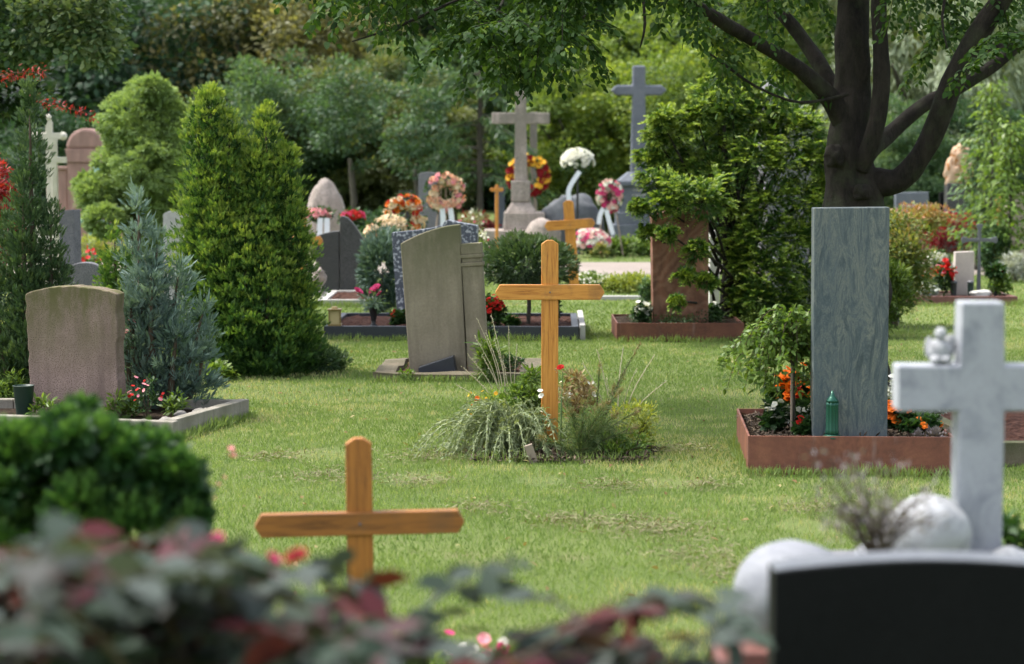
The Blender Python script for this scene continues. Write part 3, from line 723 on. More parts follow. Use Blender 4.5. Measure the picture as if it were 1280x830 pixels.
# lime tree overhanging top left
def lime():
    Y = 21.0; p = W(-60, 191, Y)
    t = thing('lime_tree', 'dark lime tree with bright leaf tips hanging into the top left corner', 'tree', (p.x, Y, 0))
    MB().tube([(0, 0, -.1), (0, 0, 1.5), (.1, 0, 3.2), (.2, 0, 6)], [.3, .24, .2, .08], 12, .2).build('trunk', MT['bark'], t, smooth=True)
    lf = Lf(hexa=True, fold=.12); C = []
    e = [(0, 95), (40, 100), (70, 60), (100, 75), (130, 92), (148, 78), (155, 20), (160, -20)]
    for k in range(330):
        x = random.uniform(-60, 152); ee = float(np.interp(x, [a[0] for a in e], [a[1] for a in e]))
        y = ee-12-abs(random.gauss(0, 60)); q = W(x, y, Y+random.uniform(-.9, .9))-Vector((p.x, Y, 0)); C.append(q[:])
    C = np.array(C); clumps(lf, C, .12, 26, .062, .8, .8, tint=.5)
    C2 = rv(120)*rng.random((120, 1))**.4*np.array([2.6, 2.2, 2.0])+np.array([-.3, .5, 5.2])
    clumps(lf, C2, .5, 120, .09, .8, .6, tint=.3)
    C4 = np.array([(W(x, y, Y-.9)-Vector((p.x, Y, 0)))[:] for x, y in [(random.gauss(120, 22), random.uniform(-10, 78)) for _ in range(60)]+[(random.uniform(20, 90), random.uniform(0, 60)) for _ in range(30)] if x < 152])
    clumps(lf, C4, .09, 12, .065, .85, .8, tint=.85)
    C3 = np.array([(W(random.uniform(-40, 60), random.uniform(90, 150), Y+1)-Vector((p.x, Y, 0)))[:] for _ in range(40)])
    clumps(lf, C3, .16, 22, .07, .8, tint=.2)
    b = MB()
    for q in C[::14]:
        b.tube([(0, 0, 2.9), Vector(q)*.5+Vector((0, 0, 2.2)), q], [.04, .02, .006], 5)
    b.build('branches', MT['bark'], t); lf.build('crown', MT['L_lime'], t)
lime()

# ------------------------------------------------------------------ CONIFERS
def spire_points(n, h, r, cx, cy_, g, lean=(0, 0), pw=.62, z0=0.0, bulge=.33):
    z = z0 + (h-z0)*g.random(n)**1.15
    f = z/h
    a = g.uniform(0, 2*pi, n)
    prof = r*np.minimum(1, (1-f)**pw*1.25)*(.82+.18*np.minimum(1, f/.18))
    lum = 1+bulge*(vnoise(a*2.2+cx*9+20, z*6+20, 1.0, 31)-.5)*2+.40*(vnoise(a*r*20+cx*31+40, z*11+20, 1.0, 37)-.5)*2
    rr = prof*lum*(1-.28*g.random(n)**2)
    P = np.stack([cx+lean[0]*f+rr*np.cos(a), cy_+lean[1]*f+rr*np.sin(a), z], 1)
    D = np.stack([np.cos(a)*.8, np.sin(a)*.8, .75+.4*f], 1)
    return P, D, f, lum

def spire_conifer(t, spires, L, mat, per_m2, nl=7, wid=.16, tint0=.2, tint1=.5, seed=1, bark='twig', spread=.8, cr=.055, per=13, up=.9, core=.25, pw=.62):
    g = np.random.default_rng(seed); lf = Lf(fold=.1); tr = MB()
    for (cx, cy_, h, r, lean) in spires:
        nc = int(per_m2*2*pi*r*h*.6/per)
        P, D, f, lum = spire_points(nc, h, r, cx, cy_, g, lean, pw)
        jr = (.82+.36*g.random(nc))[:, None]; ax0 = np.stack([cx+lean[0]*f, cy_+lean[1]*f], 1); P[:, :2] = ax0+(P[:, :2]-ax0)*jr
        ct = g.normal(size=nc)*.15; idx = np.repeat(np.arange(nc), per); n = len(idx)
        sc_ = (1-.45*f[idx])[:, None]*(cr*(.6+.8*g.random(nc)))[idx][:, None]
        u = rv(n, g); u[:, 2] = np.abs(u[:, 2])*.6-.2
        Q = P[idx] + u*sc_ + nrm(D)[idx]*sc_*.7*g.random((n, 1))
        ax = D[idx]*np.array([1, 1, up])+u*.9+g.normal(size=(n, 3))*.25
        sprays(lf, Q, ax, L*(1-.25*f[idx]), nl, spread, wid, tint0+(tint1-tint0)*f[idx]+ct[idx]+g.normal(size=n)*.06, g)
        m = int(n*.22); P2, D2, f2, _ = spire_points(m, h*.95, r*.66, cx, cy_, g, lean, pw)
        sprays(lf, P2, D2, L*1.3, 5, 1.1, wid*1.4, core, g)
        k = 9
        tip = np.array([[cx+lean[0], cy_+lean[1], h*.97]]*k)+g.normal(size=(k, 3))*np.array([.03, .03, .03])
        sprays(lf, tip, np.array([[0, 0, 1.]]*k)+g.normal(size=(k, 3))*.2, L*1.2, 3, .3, wid*.7, .85, g)
        tr.tube([(cx*.3, cy_*.3, -.05), (cx, cy_, h*.4), (cx+lean[0]*.9, cy_+lean[1]*.9, h*.92)], [.035, .022, .004], 6)
    tr.build('trunk', MT[bark], t, smooth=True); return lf.build('crown', MT[mat], t)

# big yellow green thuja
Y = 17.0; s = M_(Y); b = G(318, 468)
def lx(px): return (px-318)*s
th = thing('thuja', 'tall bright yellow green thuja with several pointed spires left of the beige headstone', 'conifer', (b.x, Y, 0))
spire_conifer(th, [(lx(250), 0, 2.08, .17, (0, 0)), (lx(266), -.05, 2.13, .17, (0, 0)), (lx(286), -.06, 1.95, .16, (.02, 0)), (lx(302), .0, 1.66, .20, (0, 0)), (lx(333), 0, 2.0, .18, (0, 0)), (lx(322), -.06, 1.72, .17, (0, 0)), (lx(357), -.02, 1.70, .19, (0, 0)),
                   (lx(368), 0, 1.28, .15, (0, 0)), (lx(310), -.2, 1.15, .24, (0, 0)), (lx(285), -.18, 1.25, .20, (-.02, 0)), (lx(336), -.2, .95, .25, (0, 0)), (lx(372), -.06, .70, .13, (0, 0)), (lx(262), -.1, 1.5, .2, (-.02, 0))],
              .046, 'L_thuja', 3300, 7, .13, .16, .76, 3, cr=.058, per=13, core=.05, pw=.42, up=1.35)  # core tint darkened, crevice shade put into the inner sprays' colour
# pale rounded conifer
def cloud_conifer():
    Y = 28.0; s = M_(Y); p = W(168, 191, Y)
    t = thing('rounded_spruce', 'large pale green rounded conifer behind the blue juniper and left of the thuja', 'conifer', (p.x, Y, 0))
    g = np.random.default_rng(8); lf = Lf(fold=.1)
    lobes = [(168, 150, 42), (196, 128, 26), (200, 165, 34), (180, 118, 22), (192, 112, 16), (148, 205, 30), (190, 205, 46), (215, 190, 24), (125, 245, 28), (160, 250, 34), (205, 250, 34), (160, 170, 26), (130, 275, 22), (190, 285, 32), (218, 240, 20), (165, 225, 40), (205, 300, 26), (212, 140, 16), (110, 232, 14), (182, 330, 28), (215, 330, 22)]
    for (x, y, r) in lobes:
        c = np.array((W(x, y, Y+g.uniform(-.35, .3))-Vector((p.x, Y, 0)))[:]); rr = r*s
        # sub-puffs over each lobe
        m = int(30+r*2.2); u = rv(m, g); u[:, 1] = -np.abs(u[:, 1])*.8+.2*u[:, 1]
        cc = c+u*rr*np.array([1, .9, .8])
        n_ = 46; idx = np.repeat(np.arange(m), n_); v = rv(len(idx), g); pr = .045+.04*g.random(m)[idx][:, None]
        P = cc[idx]+v*pr*np.array([1.25, 1.1, .6])*g.random((len(idx), 1))**.3
        T = .42+.28*v[:, 2]+.15*(P[:, 2]-c[2])/rr+g.normal(size=len(idx))*.1  # tint rises towards the top of puff and lobe, painted-in shading
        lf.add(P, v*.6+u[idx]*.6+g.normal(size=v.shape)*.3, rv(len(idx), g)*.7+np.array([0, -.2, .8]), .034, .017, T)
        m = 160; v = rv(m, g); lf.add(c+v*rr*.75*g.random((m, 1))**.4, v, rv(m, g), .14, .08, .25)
    MB().tube([(0, 0, -.1), (.05, 0, .9), (.2, 0, 2.2)], [.10, .08, .03], 8).build('trunk', MT['bark2'], t, smooth=True)
    lf.build('crown', MT['L_pale'], t)
cloud_conifer()
# dark column conifer at left
Y = 14.6; s = M_(Y); b = W(38, 191, Y)
t = thing('dark_cypress', 'tall narrow dark green cypress at the left edge behind the brown headstone', 'conifer', (b.x, Y, 0))
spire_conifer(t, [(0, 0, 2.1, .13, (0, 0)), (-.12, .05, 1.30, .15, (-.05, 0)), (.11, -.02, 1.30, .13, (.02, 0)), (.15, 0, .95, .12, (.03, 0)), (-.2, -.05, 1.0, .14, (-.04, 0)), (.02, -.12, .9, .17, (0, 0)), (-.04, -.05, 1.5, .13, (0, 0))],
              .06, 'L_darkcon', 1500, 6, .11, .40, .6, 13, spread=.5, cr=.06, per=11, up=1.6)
# blue juniper
Y = 14.1; s = M_(Y); b = W(205, 191, Y)
t = thing('blue_juniper', 'feathery blue green juniper growing inside the stone border right of the brown headstone', 'conifer', (b.x, Y, .05))
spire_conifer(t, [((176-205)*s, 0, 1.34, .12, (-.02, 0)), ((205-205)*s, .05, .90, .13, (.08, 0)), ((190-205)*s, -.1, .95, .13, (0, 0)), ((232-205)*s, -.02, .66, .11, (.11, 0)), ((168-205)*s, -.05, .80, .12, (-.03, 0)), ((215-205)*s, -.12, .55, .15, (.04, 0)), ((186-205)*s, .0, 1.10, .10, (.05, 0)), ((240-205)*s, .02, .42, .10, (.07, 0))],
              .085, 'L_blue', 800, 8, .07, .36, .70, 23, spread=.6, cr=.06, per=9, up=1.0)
# small green thuja behind it
Y = 17.4; s = M_(Y); b = W(142, 191, Y)
t = thing('young_thuja', 'small bright green thuja squeezed between the little grey headstone and the blue juniper', 'conifer', (b.x, Y, 0))
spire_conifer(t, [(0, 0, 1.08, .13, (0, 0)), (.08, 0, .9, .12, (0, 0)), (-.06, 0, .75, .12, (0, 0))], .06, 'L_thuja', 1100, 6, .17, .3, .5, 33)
# round pine bush by the speckled stone
def ball_bush(name, px, cy_px, Y, rx, rz, mat, label, cat, n=2600, L=.05, wid=.14, trunk=True, tint=.4, seed=3, group=None, zc=None):
    p = W(px, cy_px, Y); zc = p.z if zc is None else zc
    t = thing(name, label, cat, (p.x, Y, 0), 0, group)
    g = np.random.default_rng(seed); u = rv(n, g)
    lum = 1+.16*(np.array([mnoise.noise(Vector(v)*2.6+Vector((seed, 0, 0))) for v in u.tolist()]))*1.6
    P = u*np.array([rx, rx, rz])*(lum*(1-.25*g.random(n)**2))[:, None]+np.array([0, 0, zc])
    lf = Lf(fold=.1); sprays(lf, P, u+np.array([0, 0, .35])+g.normal(size=u.shape)*.35, L, 5, .8, wid, tint+.22*u[:, 2]+.6*(lum-1), g)  # tint drops in hollows and underneath, shade put into the leaf colour
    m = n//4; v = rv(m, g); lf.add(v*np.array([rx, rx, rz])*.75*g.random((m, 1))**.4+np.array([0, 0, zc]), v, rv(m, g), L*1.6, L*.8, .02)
    if trunk:
        MB().tube([(0, 0, -.02), (.01, 0, zc*.5), (0, 0, zc)], [.022, .02, .012], 7).build('trunk', MT['bark2'], t, smooth=True)
    lf.build('crown', MT[mat], t); return t
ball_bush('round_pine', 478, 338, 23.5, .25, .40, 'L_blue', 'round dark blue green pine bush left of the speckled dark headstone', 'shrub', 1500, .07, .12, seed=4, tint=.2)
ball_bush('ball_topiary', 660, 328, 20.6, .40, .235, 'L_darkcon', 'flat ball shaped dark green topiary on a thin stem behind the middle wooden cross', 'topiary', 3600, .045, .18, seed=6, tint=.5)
ball_bush('low_hedge_bush', 404, 452, 17.2, .18, .10, 'L_darkcon', 'low brownish cushion of clipped shrub at the foot of the thuja', 'shrub', 900, .035, .2, False, .5, 9, zc=.07)
ball_bush('low_hedge_bush', 385, 458, 17.0, .22, .12, 'L_darkcon', 'wider dark clipped cushion tucked under the right side of the thuja', 'shrub', 900, .035, .2, False, .4, 10, zc=.08)

# dwarf cypress in the left foreground
def dwarf():
    Y = 5.2; s = M_(Y); p = W(105, 191, Y)
    t = thing('dwarf_cypress', 'blurred deep green dwarf cypress bush in the left foreground above the rose leaves', 'conifer', (p.x, Y, 0))
    g = np.random.default_rng(42); lf = Lf(fold=.12)
    tops = [(-20, 575, 50), (20, 570, 38), (45, 560, 30), (68, 552, 28), (95, 545, 34), (100, 525, 22), (125, 560, 34), (150, 572, 30), (178, 570, 32), (205, 580, 34), (225, 600, 30), (235, 630, 26), (60, 600, 50), (130, 610, 50), (190, 625, 45), (0, 620, 60), (30, 585, 40), (160, 600, 40), (238, 660, 22), (100, 650, 60), (170, 670, 60), (50, 670, 60), (-10, 670, 60), (85, 538, 18), (110, 538, 18), (215, 660, 40)]
    tops += [(g.uniform(-30, 235), 0, g.uniform(12, 22)) for _ in range(34)]
    tops = [(x, y if y else float(np.interp(x, [-30, 20, 60, 90, 105, 130, 190, 240], [565, 560, 548, 530, 508, 545, 560, 615]))+g.uniform(4, 60), r) for x, y, r in tops]
    for x, y, r in tops:
        c = np.array((W(x, y-4, Y+g.uniform(-.2, .2))-Vector((p.x, Y, 0)))[:]); rr = r*s*.74
        m = int(50+r*6); v = rv(m, g); P = c+v*rr*(.60+.5*g.random((m, 1)))*np.array([.85, .85, 1.15])
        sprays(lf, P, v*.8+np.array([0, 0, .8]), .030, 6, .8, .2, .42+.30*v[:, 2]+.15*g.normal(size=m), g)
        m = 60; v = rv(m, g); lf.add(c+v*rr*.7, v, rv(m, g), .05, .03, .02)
    n = 2600; a = g.uniform(0, 6.28, n); z = g.uniform(.05, .8, n); P = np.stack([.24*np.cos(a)*(1-.2*np.abs(z-.4)), .2*np.sin(a), z], 1)
    sprays(lf, P, np.stack([np.cos(a), np.sin(a), .6+0*a], 1), .045, 6, .9, .2, .3, g)
    MB().tube([(0, 0, -.02), (0, 0, .4), (0, 0, .9)], [.035, .03, .01], 8).build('trunk', MT['bark2'], t); lf.build('crown', MT['L_cyp'], t)
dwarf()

# feathery yew shrub
def yew():
    Y = 20.9; s = M_(Y); p = W(905, 191, Y)
    t = thing('yew_shrub', 'big loose feathery yew shrub overhanging the red brown slab', 'shrub', (p.x, Y, 0))
    g = np.random.default_rng(15); lf = Lf(fold=.1); br = MB()
    lobes = [(826, 150, 14, -.2), (820, 172, 18, 0), (842, 160, 26, 0), (810, 200, 14, 0), (838, 205, 26, .1), (870, 185, 34, .1), (915, 140, 34, .1), (890, 120, 24, .2), (945, 150, 30, .2), (985, 150, 28, .2), (1010, 165, 26, .1), (1020, 200, 26, 0), (985, 205, 34, 0), (940, 200, 40, 0), (895, 220, 40, 0),
             (850, 246, 26, -.5), (825, 256, 18, -.6), (880, 250, 28, -.4), (920, 265, 36, .1), (960, 255, 38, -.1), (1005, 250, 30, 0), (1030, 235, 20, .1), (800, 258, 10, -.6), (806, 290, 8, -.6), (815, 228, 16, -.4), (836, 292, 10, -.75), (872, 312, 13, -.75), (858, 345, 11, -.8), (884, 352, 10, -.8), (846, 378, 8, -.9),
             (915, 310, 24, 0), (950, 300, 36, -.2), (990, 300, 34, -.1), (1020, 290, 24, 0), (935, 335, 22, -.2), (960, 345, 34, -.3), (995, 345, 28, -.1), (950, 375, 26, -.4), (975, 385, 28, -.3), (1005, 380, 22, -.1), (925, 370, 16, -.2), (965, 405, 20, -.4), (935, 395, 16, -.3), (900, 165, 30, .3), (960, 180, 30, .3), (870, 145, 18, 0), (925, 115, 18, .2), (965, 125, 16, .2)]
    for (x, y, r, dy) in lobes:
        if dy <= -.4 and x < 895: dy -= .62
        c0 = W(x, y, Y+dy)-Vector((p.x, Y, 0)); rr = r*s
        st = Vector((.1*random.gauss(0, 1), .1*random.gauss(0, 1), max(.15, c0.z*.45)))
        br.tube([st, (st+c0)*.5+Vector((0, 0, .05)), c0], [.02, .013, .005], 5, sub=3)
        k = int(10+r/1.4); lt = random.gauss(0, .10)
        m_ = int(r*9); vv_ = rv(m_, g); lf.add(np.array(c0[:])+vv_*rr*.75*g.random((m_, 1))**.5, vv_, rv(m_, g), .065, .022, .16+.1*g.random(m_))  # inner fill leaves tinted dark, the hollow's shade put into their colour
        for q in range(k):
            d = Vector((random.gauss(0, 1), random.gauss(0, 1), random.gauss(.2, .6))).normalized()
            c = c0+d*rr*random.uniform(.1, 1.0); d2 = (d+Vector((c0.x*.5, -.5, .25))).normalized()
            # a frond: a twig with needles in two ranks
            Lf_ = random.uniform(.12, .2)*min(1, r/26); n_ = 4
            for w_ in range(n_):
                dd = (d2+Vector((random.gauss(0, .45), random.gauss(0, .45), random.gauss(0, .35)))).normalized(); m = 18
                s_ = np.linspace(.1, 1, m)[:, None]; base = np.array(c[:])+np.array(dd[:])*Lf_*s_; base[:, 2] += .03*s_[:, 0]-.07*s_[:, 0]**2
                side = dd.cross(Vector((0, 0, 1))); side = np.array(side.normalized()[:]); sg = np.where(np.arange(m) % 2, 1, -1)[:, None]
                A = np.array(dd[:])*.8+side*sg+g.normal(size=(m, 3))*.18+np.array([0, 0, .15])
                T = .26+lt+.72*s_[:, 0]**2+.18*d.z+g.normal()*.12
                lf.add(base, A, np.array([0, -.2, 1.])+g.normal(size=(m, 3))*.3, .046*(1-.35*s_[:, 0]), .0155, T)
    br.tube([(0, 0, -.02), (.05, 0, .5), (.02, 0, 1.2), (0, 0, 1.9)], [.07, .06, .04, .02], 8, .2)
    br.tube([(.05, 0, 0), (.2, .05, .6), (.35, 0, 1.4)], [.05, .04, .02], 8, .2)
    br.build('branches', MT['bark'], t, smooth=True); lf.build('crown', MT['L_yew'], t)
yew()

# generic leafy shrub
def leafy(name, label, cat, px, Y, w, h, mat, n=60, per=40, leaf=.05, asp=.5, z0=.05, seed=1, stem='twig', tint=.45, d=None, blm=(), group=None, zb=0, rc=None, hexa=True, nst=6, x=None):
    xx = W(px, 191, Y).x if x is None else x
    t = thing(name, label, cat, (xx, Y, zb), 0, group)
    g = np.random.default_rng(seed); d = d or w
    u = rv(n, g); C = u*g.random((n, 1))**.35*np.array([w/2, d/2, (h-z0)/2])*.85+np.array([0, 0, (h+z0)/2])
    lf = Lf(hexa=hexa, fold=.15, curl=.1); rc = rc or max(.03, w*.16)
    clumps(lf, C, rc, per, leaf, asp, .8, g=g, tint=tint, centre=(0, 0, z0))
    st = MB()
    for k in range(nst):
        c = C[int(g.integers(n))]; st.tube([(g.normal()*.02*w, g.normal()*.02*w, -.01), (c[0]*.4, c[1]*.4, c[2]*.55), c], [.008*h+.002, .006*h+.002, .0015], 5)
    st.build('stems', MT[stem], t); fo = lf.build('foliage', MT[mat], t)
    for (bm_, nb, r, lay) in blm:
        v = rv(nb, g); v[:, 1] = -np.abs(v[:, 1]); v[:, 2] = np.abs(v[:, 2])*.9+.05
        Cb = v*np.array([w/2, d/2, (h-z0)/2])*1.0+np.array([0, 0, (h+z0)/2]); Cb[:, 2] += .02*g.normal(size=nb)
        bl = Lf(hexa=True, fold=.1, curl=.1); blooms(bl, Cb, r, None, 6, lay, g); bl.build('blossoms', MT[bm_], fo)
    return t

# Japanese maples and saplings on the right and left
leafy('japanese_maple', 'yellow green maple with reddish tips right of the tall green grey slab', 'maple', 1122, 21.5, .75, 1.12, 'L_autm', 120, 60, .05, .45, .1, 51, tint=.35)
leafy('japanese_maple', 'orange tipped spreading maple spray above the far red maple, left of the dark pedestal', 'maple', 1150, 28, .8, 1.05, 'L_autm', 55, 40, .06, .45, .55, 52, tint=.7)
leafy('red_maple', 'low dome of dark red maple leaves right behind the little pink stone', 'maple', 1192, 33, .95, .82, 'L_redm', 70, 60, .055, .4, .15, 53, tint=.35)
leafy('red_maple', 'red leaved maple reaching in at the far left edge behind the cypress', 'maple', -8, 17.5, .55, 1.75, 'L_redm', 70, 50, .045, .45, .5, 54, tint=.5)
leafy('cascading_shrub', 'cascading fine leaved green shrub at the foot of the maple right of the slab', 'shrub', 1112, 20.2, .42, .75, 'L_thuja2', 80, 50, .07, .16, .0, 55, tint=.5)
leafy('red_shrub', 'small red brown shrub left of the pale granite cross', 'shrub', 592, 41, .8, .55, 'L_redm', 30, 40, .07, .5, .05, 56, tint=.15)
def red_sprig(px0, py0, px1, py1, Y, lab, n=26):
    a = W(px0, py0, Y); b_ = W(px1, py1, Y)
    t = thing('maple_branch', lab, 'branch', a, 0, 'red maple sprigs at upper left')
    d = b_-a; MB().tube([(0, 0, 0), d*.5+Vector((0, 0, .02)), d], [.004, .003, .002], 5).build('twig', MT['twig'], t)
    lf = Lf(hexa=True, fold=.1); s_ = rng.random(n*5)[:, None]; P = np.array(d[:])*s_+rng.normal(size=(n*5, 3))*.022
    lf.add(P, rng.normal(size=(n*5, 3))+np.array([.4, 0, -.1]), rng.normal(size=(n*5, 3))*.4+np.array([0, 0, 1]), .038, .010, .45+.3*rng.random(n*5)); lf.build('leaves', MT['L_redm'], t)
red_sprig(-12, 98, 54, 90, 17.4, 'red maple sprig crossing the tip of the dark cypress')
red_sprig(40, 122, 118, 148, 17.6, 'longer red maple sprig right of the dark cypress, over the cream cross')
def sapling(px, Y, h, w, lab, seed, mat='L_fresh', n=16):
    p = W(px, 191, Y); t = thing('sapling', lab, 'sapling', (p.x, Y, 0), 0, 'leafy saplings at right')
    g = np.random.default_rng(seed); st = MB(); lf = Lf(hexa=True, fold=.15, curl=.15)
    st.tube([(0, 0, 0), (.03, 0, h*.5), (0, 0, h)], [.025, .018, .006], 6)
    for k in range(n*3):
        z = h*(.12+.86*k/(n*3)); a = k*2.4; L = w*(.35+.75*(1-z/h))*random.uniform(.6, 1.1)
        e = Vector((cos(a)*L, sin(a)*L, z+.35*L)); st.tube([(0, 0, z-.05), e*.5+Vector((0, 0, z*.5)), e], [.006, .004, .002], 4)
        m = 22; s_ = g.random((m, 1)); P = np.array([0, 0, z])*(1-s_)+np.array(e[:])*s_+g.normal(size=(m, 3))*.05
        lf.add(P, np.array([cos(a), sin(a), -.5])+g.normal(size=(m, 3))*.5, np.array([0, 0, 1.])+g.normal(size=(m, 3))*.4, .095*(.7+.6*g.random(m)), .042, .45+.2*g.normal(size=m)+.2*z/h)
    st.build('stems', MT['bark2'], t); lf.build('foliage', MT[mat], t)
sapling(1238, 31, 2.65, .55, 'tall leafy sapling right of the carved tan sculpture', 61)
sapling(1262, 30, 2.1, .45, 'shorter leafy sapling behind the grey tan headstone', 62)
sapling(1222, 32, 1.9, .5, 'bushy dark green sapling between the tan sculpture and the tallest sapling', 63, 'L_bgmid')
leafy('green_shrub', 'dense green shrub behind the grey iron cross', 'shrub', 1243, 30, .42, .78, 'L_bgmid', 50, 60, .06, .5, .0, 64)
leafy('variegated_shrub', 'whitish green mound of fine leaves at the right edge before the tan headstone', 'shrub', 1272, 29, .42, .36, 'L_silver', 40, 50, .07, .14, .0, 65, tint=.4)

# ------------------------------------------------------------------ WOODEN CROSSES
def wcross(name, label, loc, rz, h, span, pw, ph, zbar, mv, mh, tilt=(0, 0), th=.045, group='wooden grave crosses'):
    t = thing(name, label, 'grave cross', loc, rz, group, tilt)
    p = pw/2
    MB().prism([(-p, -.15), (p, -.15), (p, h-p*.45), (p*.35, h), (-p*.35, h), (-p, h-p*.45)], -th/2, th/2).build('post', MT[mv], t, bevel=.003)
    q = ph/2; a = span/2
    o = MB().prism([(-a, -q*.1), (-a+q*.55, -q), (a-q*.55, -q), (a, -q*.1), (a, q*.1), (a-q*.55, q), (-a+q*.55, q), (-a, q*.1)], -th/2-.012, th/2-.012).build('crossbar', MT[mh], t, bevel=.003)
    o.location = (0, 0, zbar)
    sc = MB()
    sc.lathe([(.0045, 0), (.0045, .003), (.002, .004)], 0, 0, 10)
    so = sc.build('bolt', MT['iron'], o); so.rotation_euler = (pi/2, 0, 0); so.location = (0, -th/2-.012, 0)
    return t
Y = 12.45; s = M_(Y); b = W(687, 567, Y)
wcross('wooden_cross', 'varnished orange wooden cross standing in the overgrown plant mound in the middle of the lawn', (b.x, Y, 0), R(1), W(0, 300, Y).z, 136*s, 21*s, 19*s, W(0, 365, Y).z, 'orange_v', 'orange_h')
Y = 27.0; s = M_(Y); b = W(718, 364, Y)
wcross('wooden_cross', 'smaller yellowish wooden cross leaning slightly, near the path behind the topiary', (b.x, Y, 0), R(-4), W(0, 250, Y).z, 63*s, 13*s, 12*s, W(0, 280.5, Y).z, 'orange_v', 'orange_h', (0, R(-4)))
Y = 7.0; s = M_(Y); b = W(452, 700, Y)
wcross('wooden_cross', 'blurred brown wooden cross in the foreground rising above the rose leaves', (b.x, Y, 0), R(5), W(0, 547, Y).z, 263*s, 33*s, 29*s, W(0, 653, Y).z, 'brown_v', 'brown_h', (0, R(-.6)))
Y = 25.0; s = M_(Y); b = W(378, 191, Y)
wcross('wooden_cross', 'wooden cross mostly hidden by the thuja, one arm end poking out on its right', (b.x, Y, 0), 0, .95, 50*s, .08, 11*s, W(0, 301, Y).z, 'orange_v', 'orange_h')
Y = 37; b = W(621, 191, Y)
wcross('wooden_cross', 'tiny far wooden cross left of the pale granite cross', (b.x, Y, 0), R(8), W(0, 231, Y).z, .22, .05, .06, W(0, 237, Y).z, 'orange_v', 'orange_h')

# ------------------------------------------------------------------ TALL SLAB AND PLANTER
def bed(name, label, x0, x1, y0, y1, h, th, mat, soilmat, rz=0, soil_z=None, loc=None, group='bordered grave beds', sides='fblr', rz_soil=True, bev=.004):
    cx, cyy = (x0+x1)/2, (y0+y1)/2; loc = loc or (cx, y0, 0); w = x1-x0; d = y1-y0
    t = thing(name, label, 'grave bed', loc, rz, group)
    if 'f' in sides: MB().box(-w/2, w/2, 0, th, -.05, h).build('front_edge', MT[mat], t, bevel=bev)
    if 'b' in sides: MB().box(-w/2, w/2, d-th, d, -.05, h).build('back_edge', MT[mat], t, bevel=bev)
    if 'l' in sides: MB().box(-w/2, -w/2+th, th, d-th, -.05, h-.001).build('side_edge', MT[mat], t, bevel=bev)
    if 'r' in sides: MB().box(w/2-th, w/2, th, d-th, -.05, h-.001).build('side_edge', MT[mat], t, bevel=bev)
    sz = soil_z if soil_z is not None else h-.03
    b_ = bmesh.new(); nx_, ny_ = max(8, int(w/.03)), max(8, int(d/.03)); V = []
    for j in range(ny_+1):
        V.append([b_.verts.new((-w/2+th*.9+(w-1.8*th)*i/nx_, th*.9+(d-1.8*th)*j/ny_, sz+.016*mnoise.noise(Vector((i*.35+x0*9, j*.35, 0)))+.012*mnoise.noise(Vector((i*.9, j*.9, 3))))) for i in range(nx_+1)])
    for j in range(ny_):
        for i in range(nx_): b_.faces.new((V[j][i], V[j][i+1], V[j+1][i+1], V[j+1][i]))
    me = bpy.data.meshes.new('soil'); b_.to_mesh(me); b_.free(); link('soil', me, MT[soilmat], t)
    return t
PY = 11.55
px0 = W(935, 547, PY).x; px1 = W(1198, 547, PY-.12).x; pcx = (px0+px1)/2; PW = px1-px0
bed('grave_bed', 'rusty steel planter full of begonias around the tall green grey slab', px0, px1, PY, PY+1.25, .205, .012, 'corten', 'soil', R(-3), .17, (pcx, PY-.02, 0), bev=.002)
def chips(x, y, w, d, z, n, label, cols=None, group=None):
    g = Lf(fold=.05); P = np.stack([x+rng.uniform(-w/2, w/2, n), y+rng.uniform(0, d, n), z+rng.random(n)*.02], 1); A = rng.normal(size=(n, 3)); A[:, 2] *= .4
    g.add(P, A, np.array([0, 0, 1.])+rng.normal(size=(n, 3))*.5, .035*(.4+rng.random(n)), .012, rng.random(n))
    props(g.build('bark_mulch', MT[cols or 'L_chip']), label, 'mulch', kind='stuff')
MT['L_chip'] = leafmat('bark_chips', [(.02,.014,.010), (.06,.042,.03), (.16,.12,.08)], .9, .05)
chips(pcx, PY+.05, PW-.12, 1.1, .17, 5000, 'dark bark mulch in the rusty planter around the tall slab')
SY = PY+.10; sx = W(1063, 545, SY).x; sz0 = .15; stop = W(0, 259, SY).z
sw = 94*M_(SY)/2
o = MB().prism([(-sw*1.0, 0), (sw*.985, 0), (sw*.97, stop-sz0), (-sw*1.03, stop-sz0-.004)], 0, .14).build('headstone', MT['gneiss'], None, (sx, SY, sz0), R(-2), bevel=.005)
tag_mesh(o, 'tall upright slab of swirling green grey gneiss in the rusty planter', 'headstone')
# green fluted grave lamp on the rim
vy = PY+.035; vx = W(1040, 545, vy).x
t = thing('grave_light', 'slim fluted dark green metal grave candle holder leaning on the tall slab', 'grave light', (vx, vy, .19))
MB().lathe([(.052, 0), (.052, .006), (.044, .014), (.036, .02)], n=28).build('base', MT['greenm'], t, smooth=True)
MB().lathe([(.030, .02), (.033, .03), (.030, .045), (.029, .17), (.031, .185)], n=60, flute=.09, nf=10).build('body', MT['greenm'], t, smooth=True)
MB().lathe([(.033, .186), (.030, .198), (.018, .212), (.012, .222), (.004, .245)], n=24).build('cap', MT['greenm'], t, smooth=True)

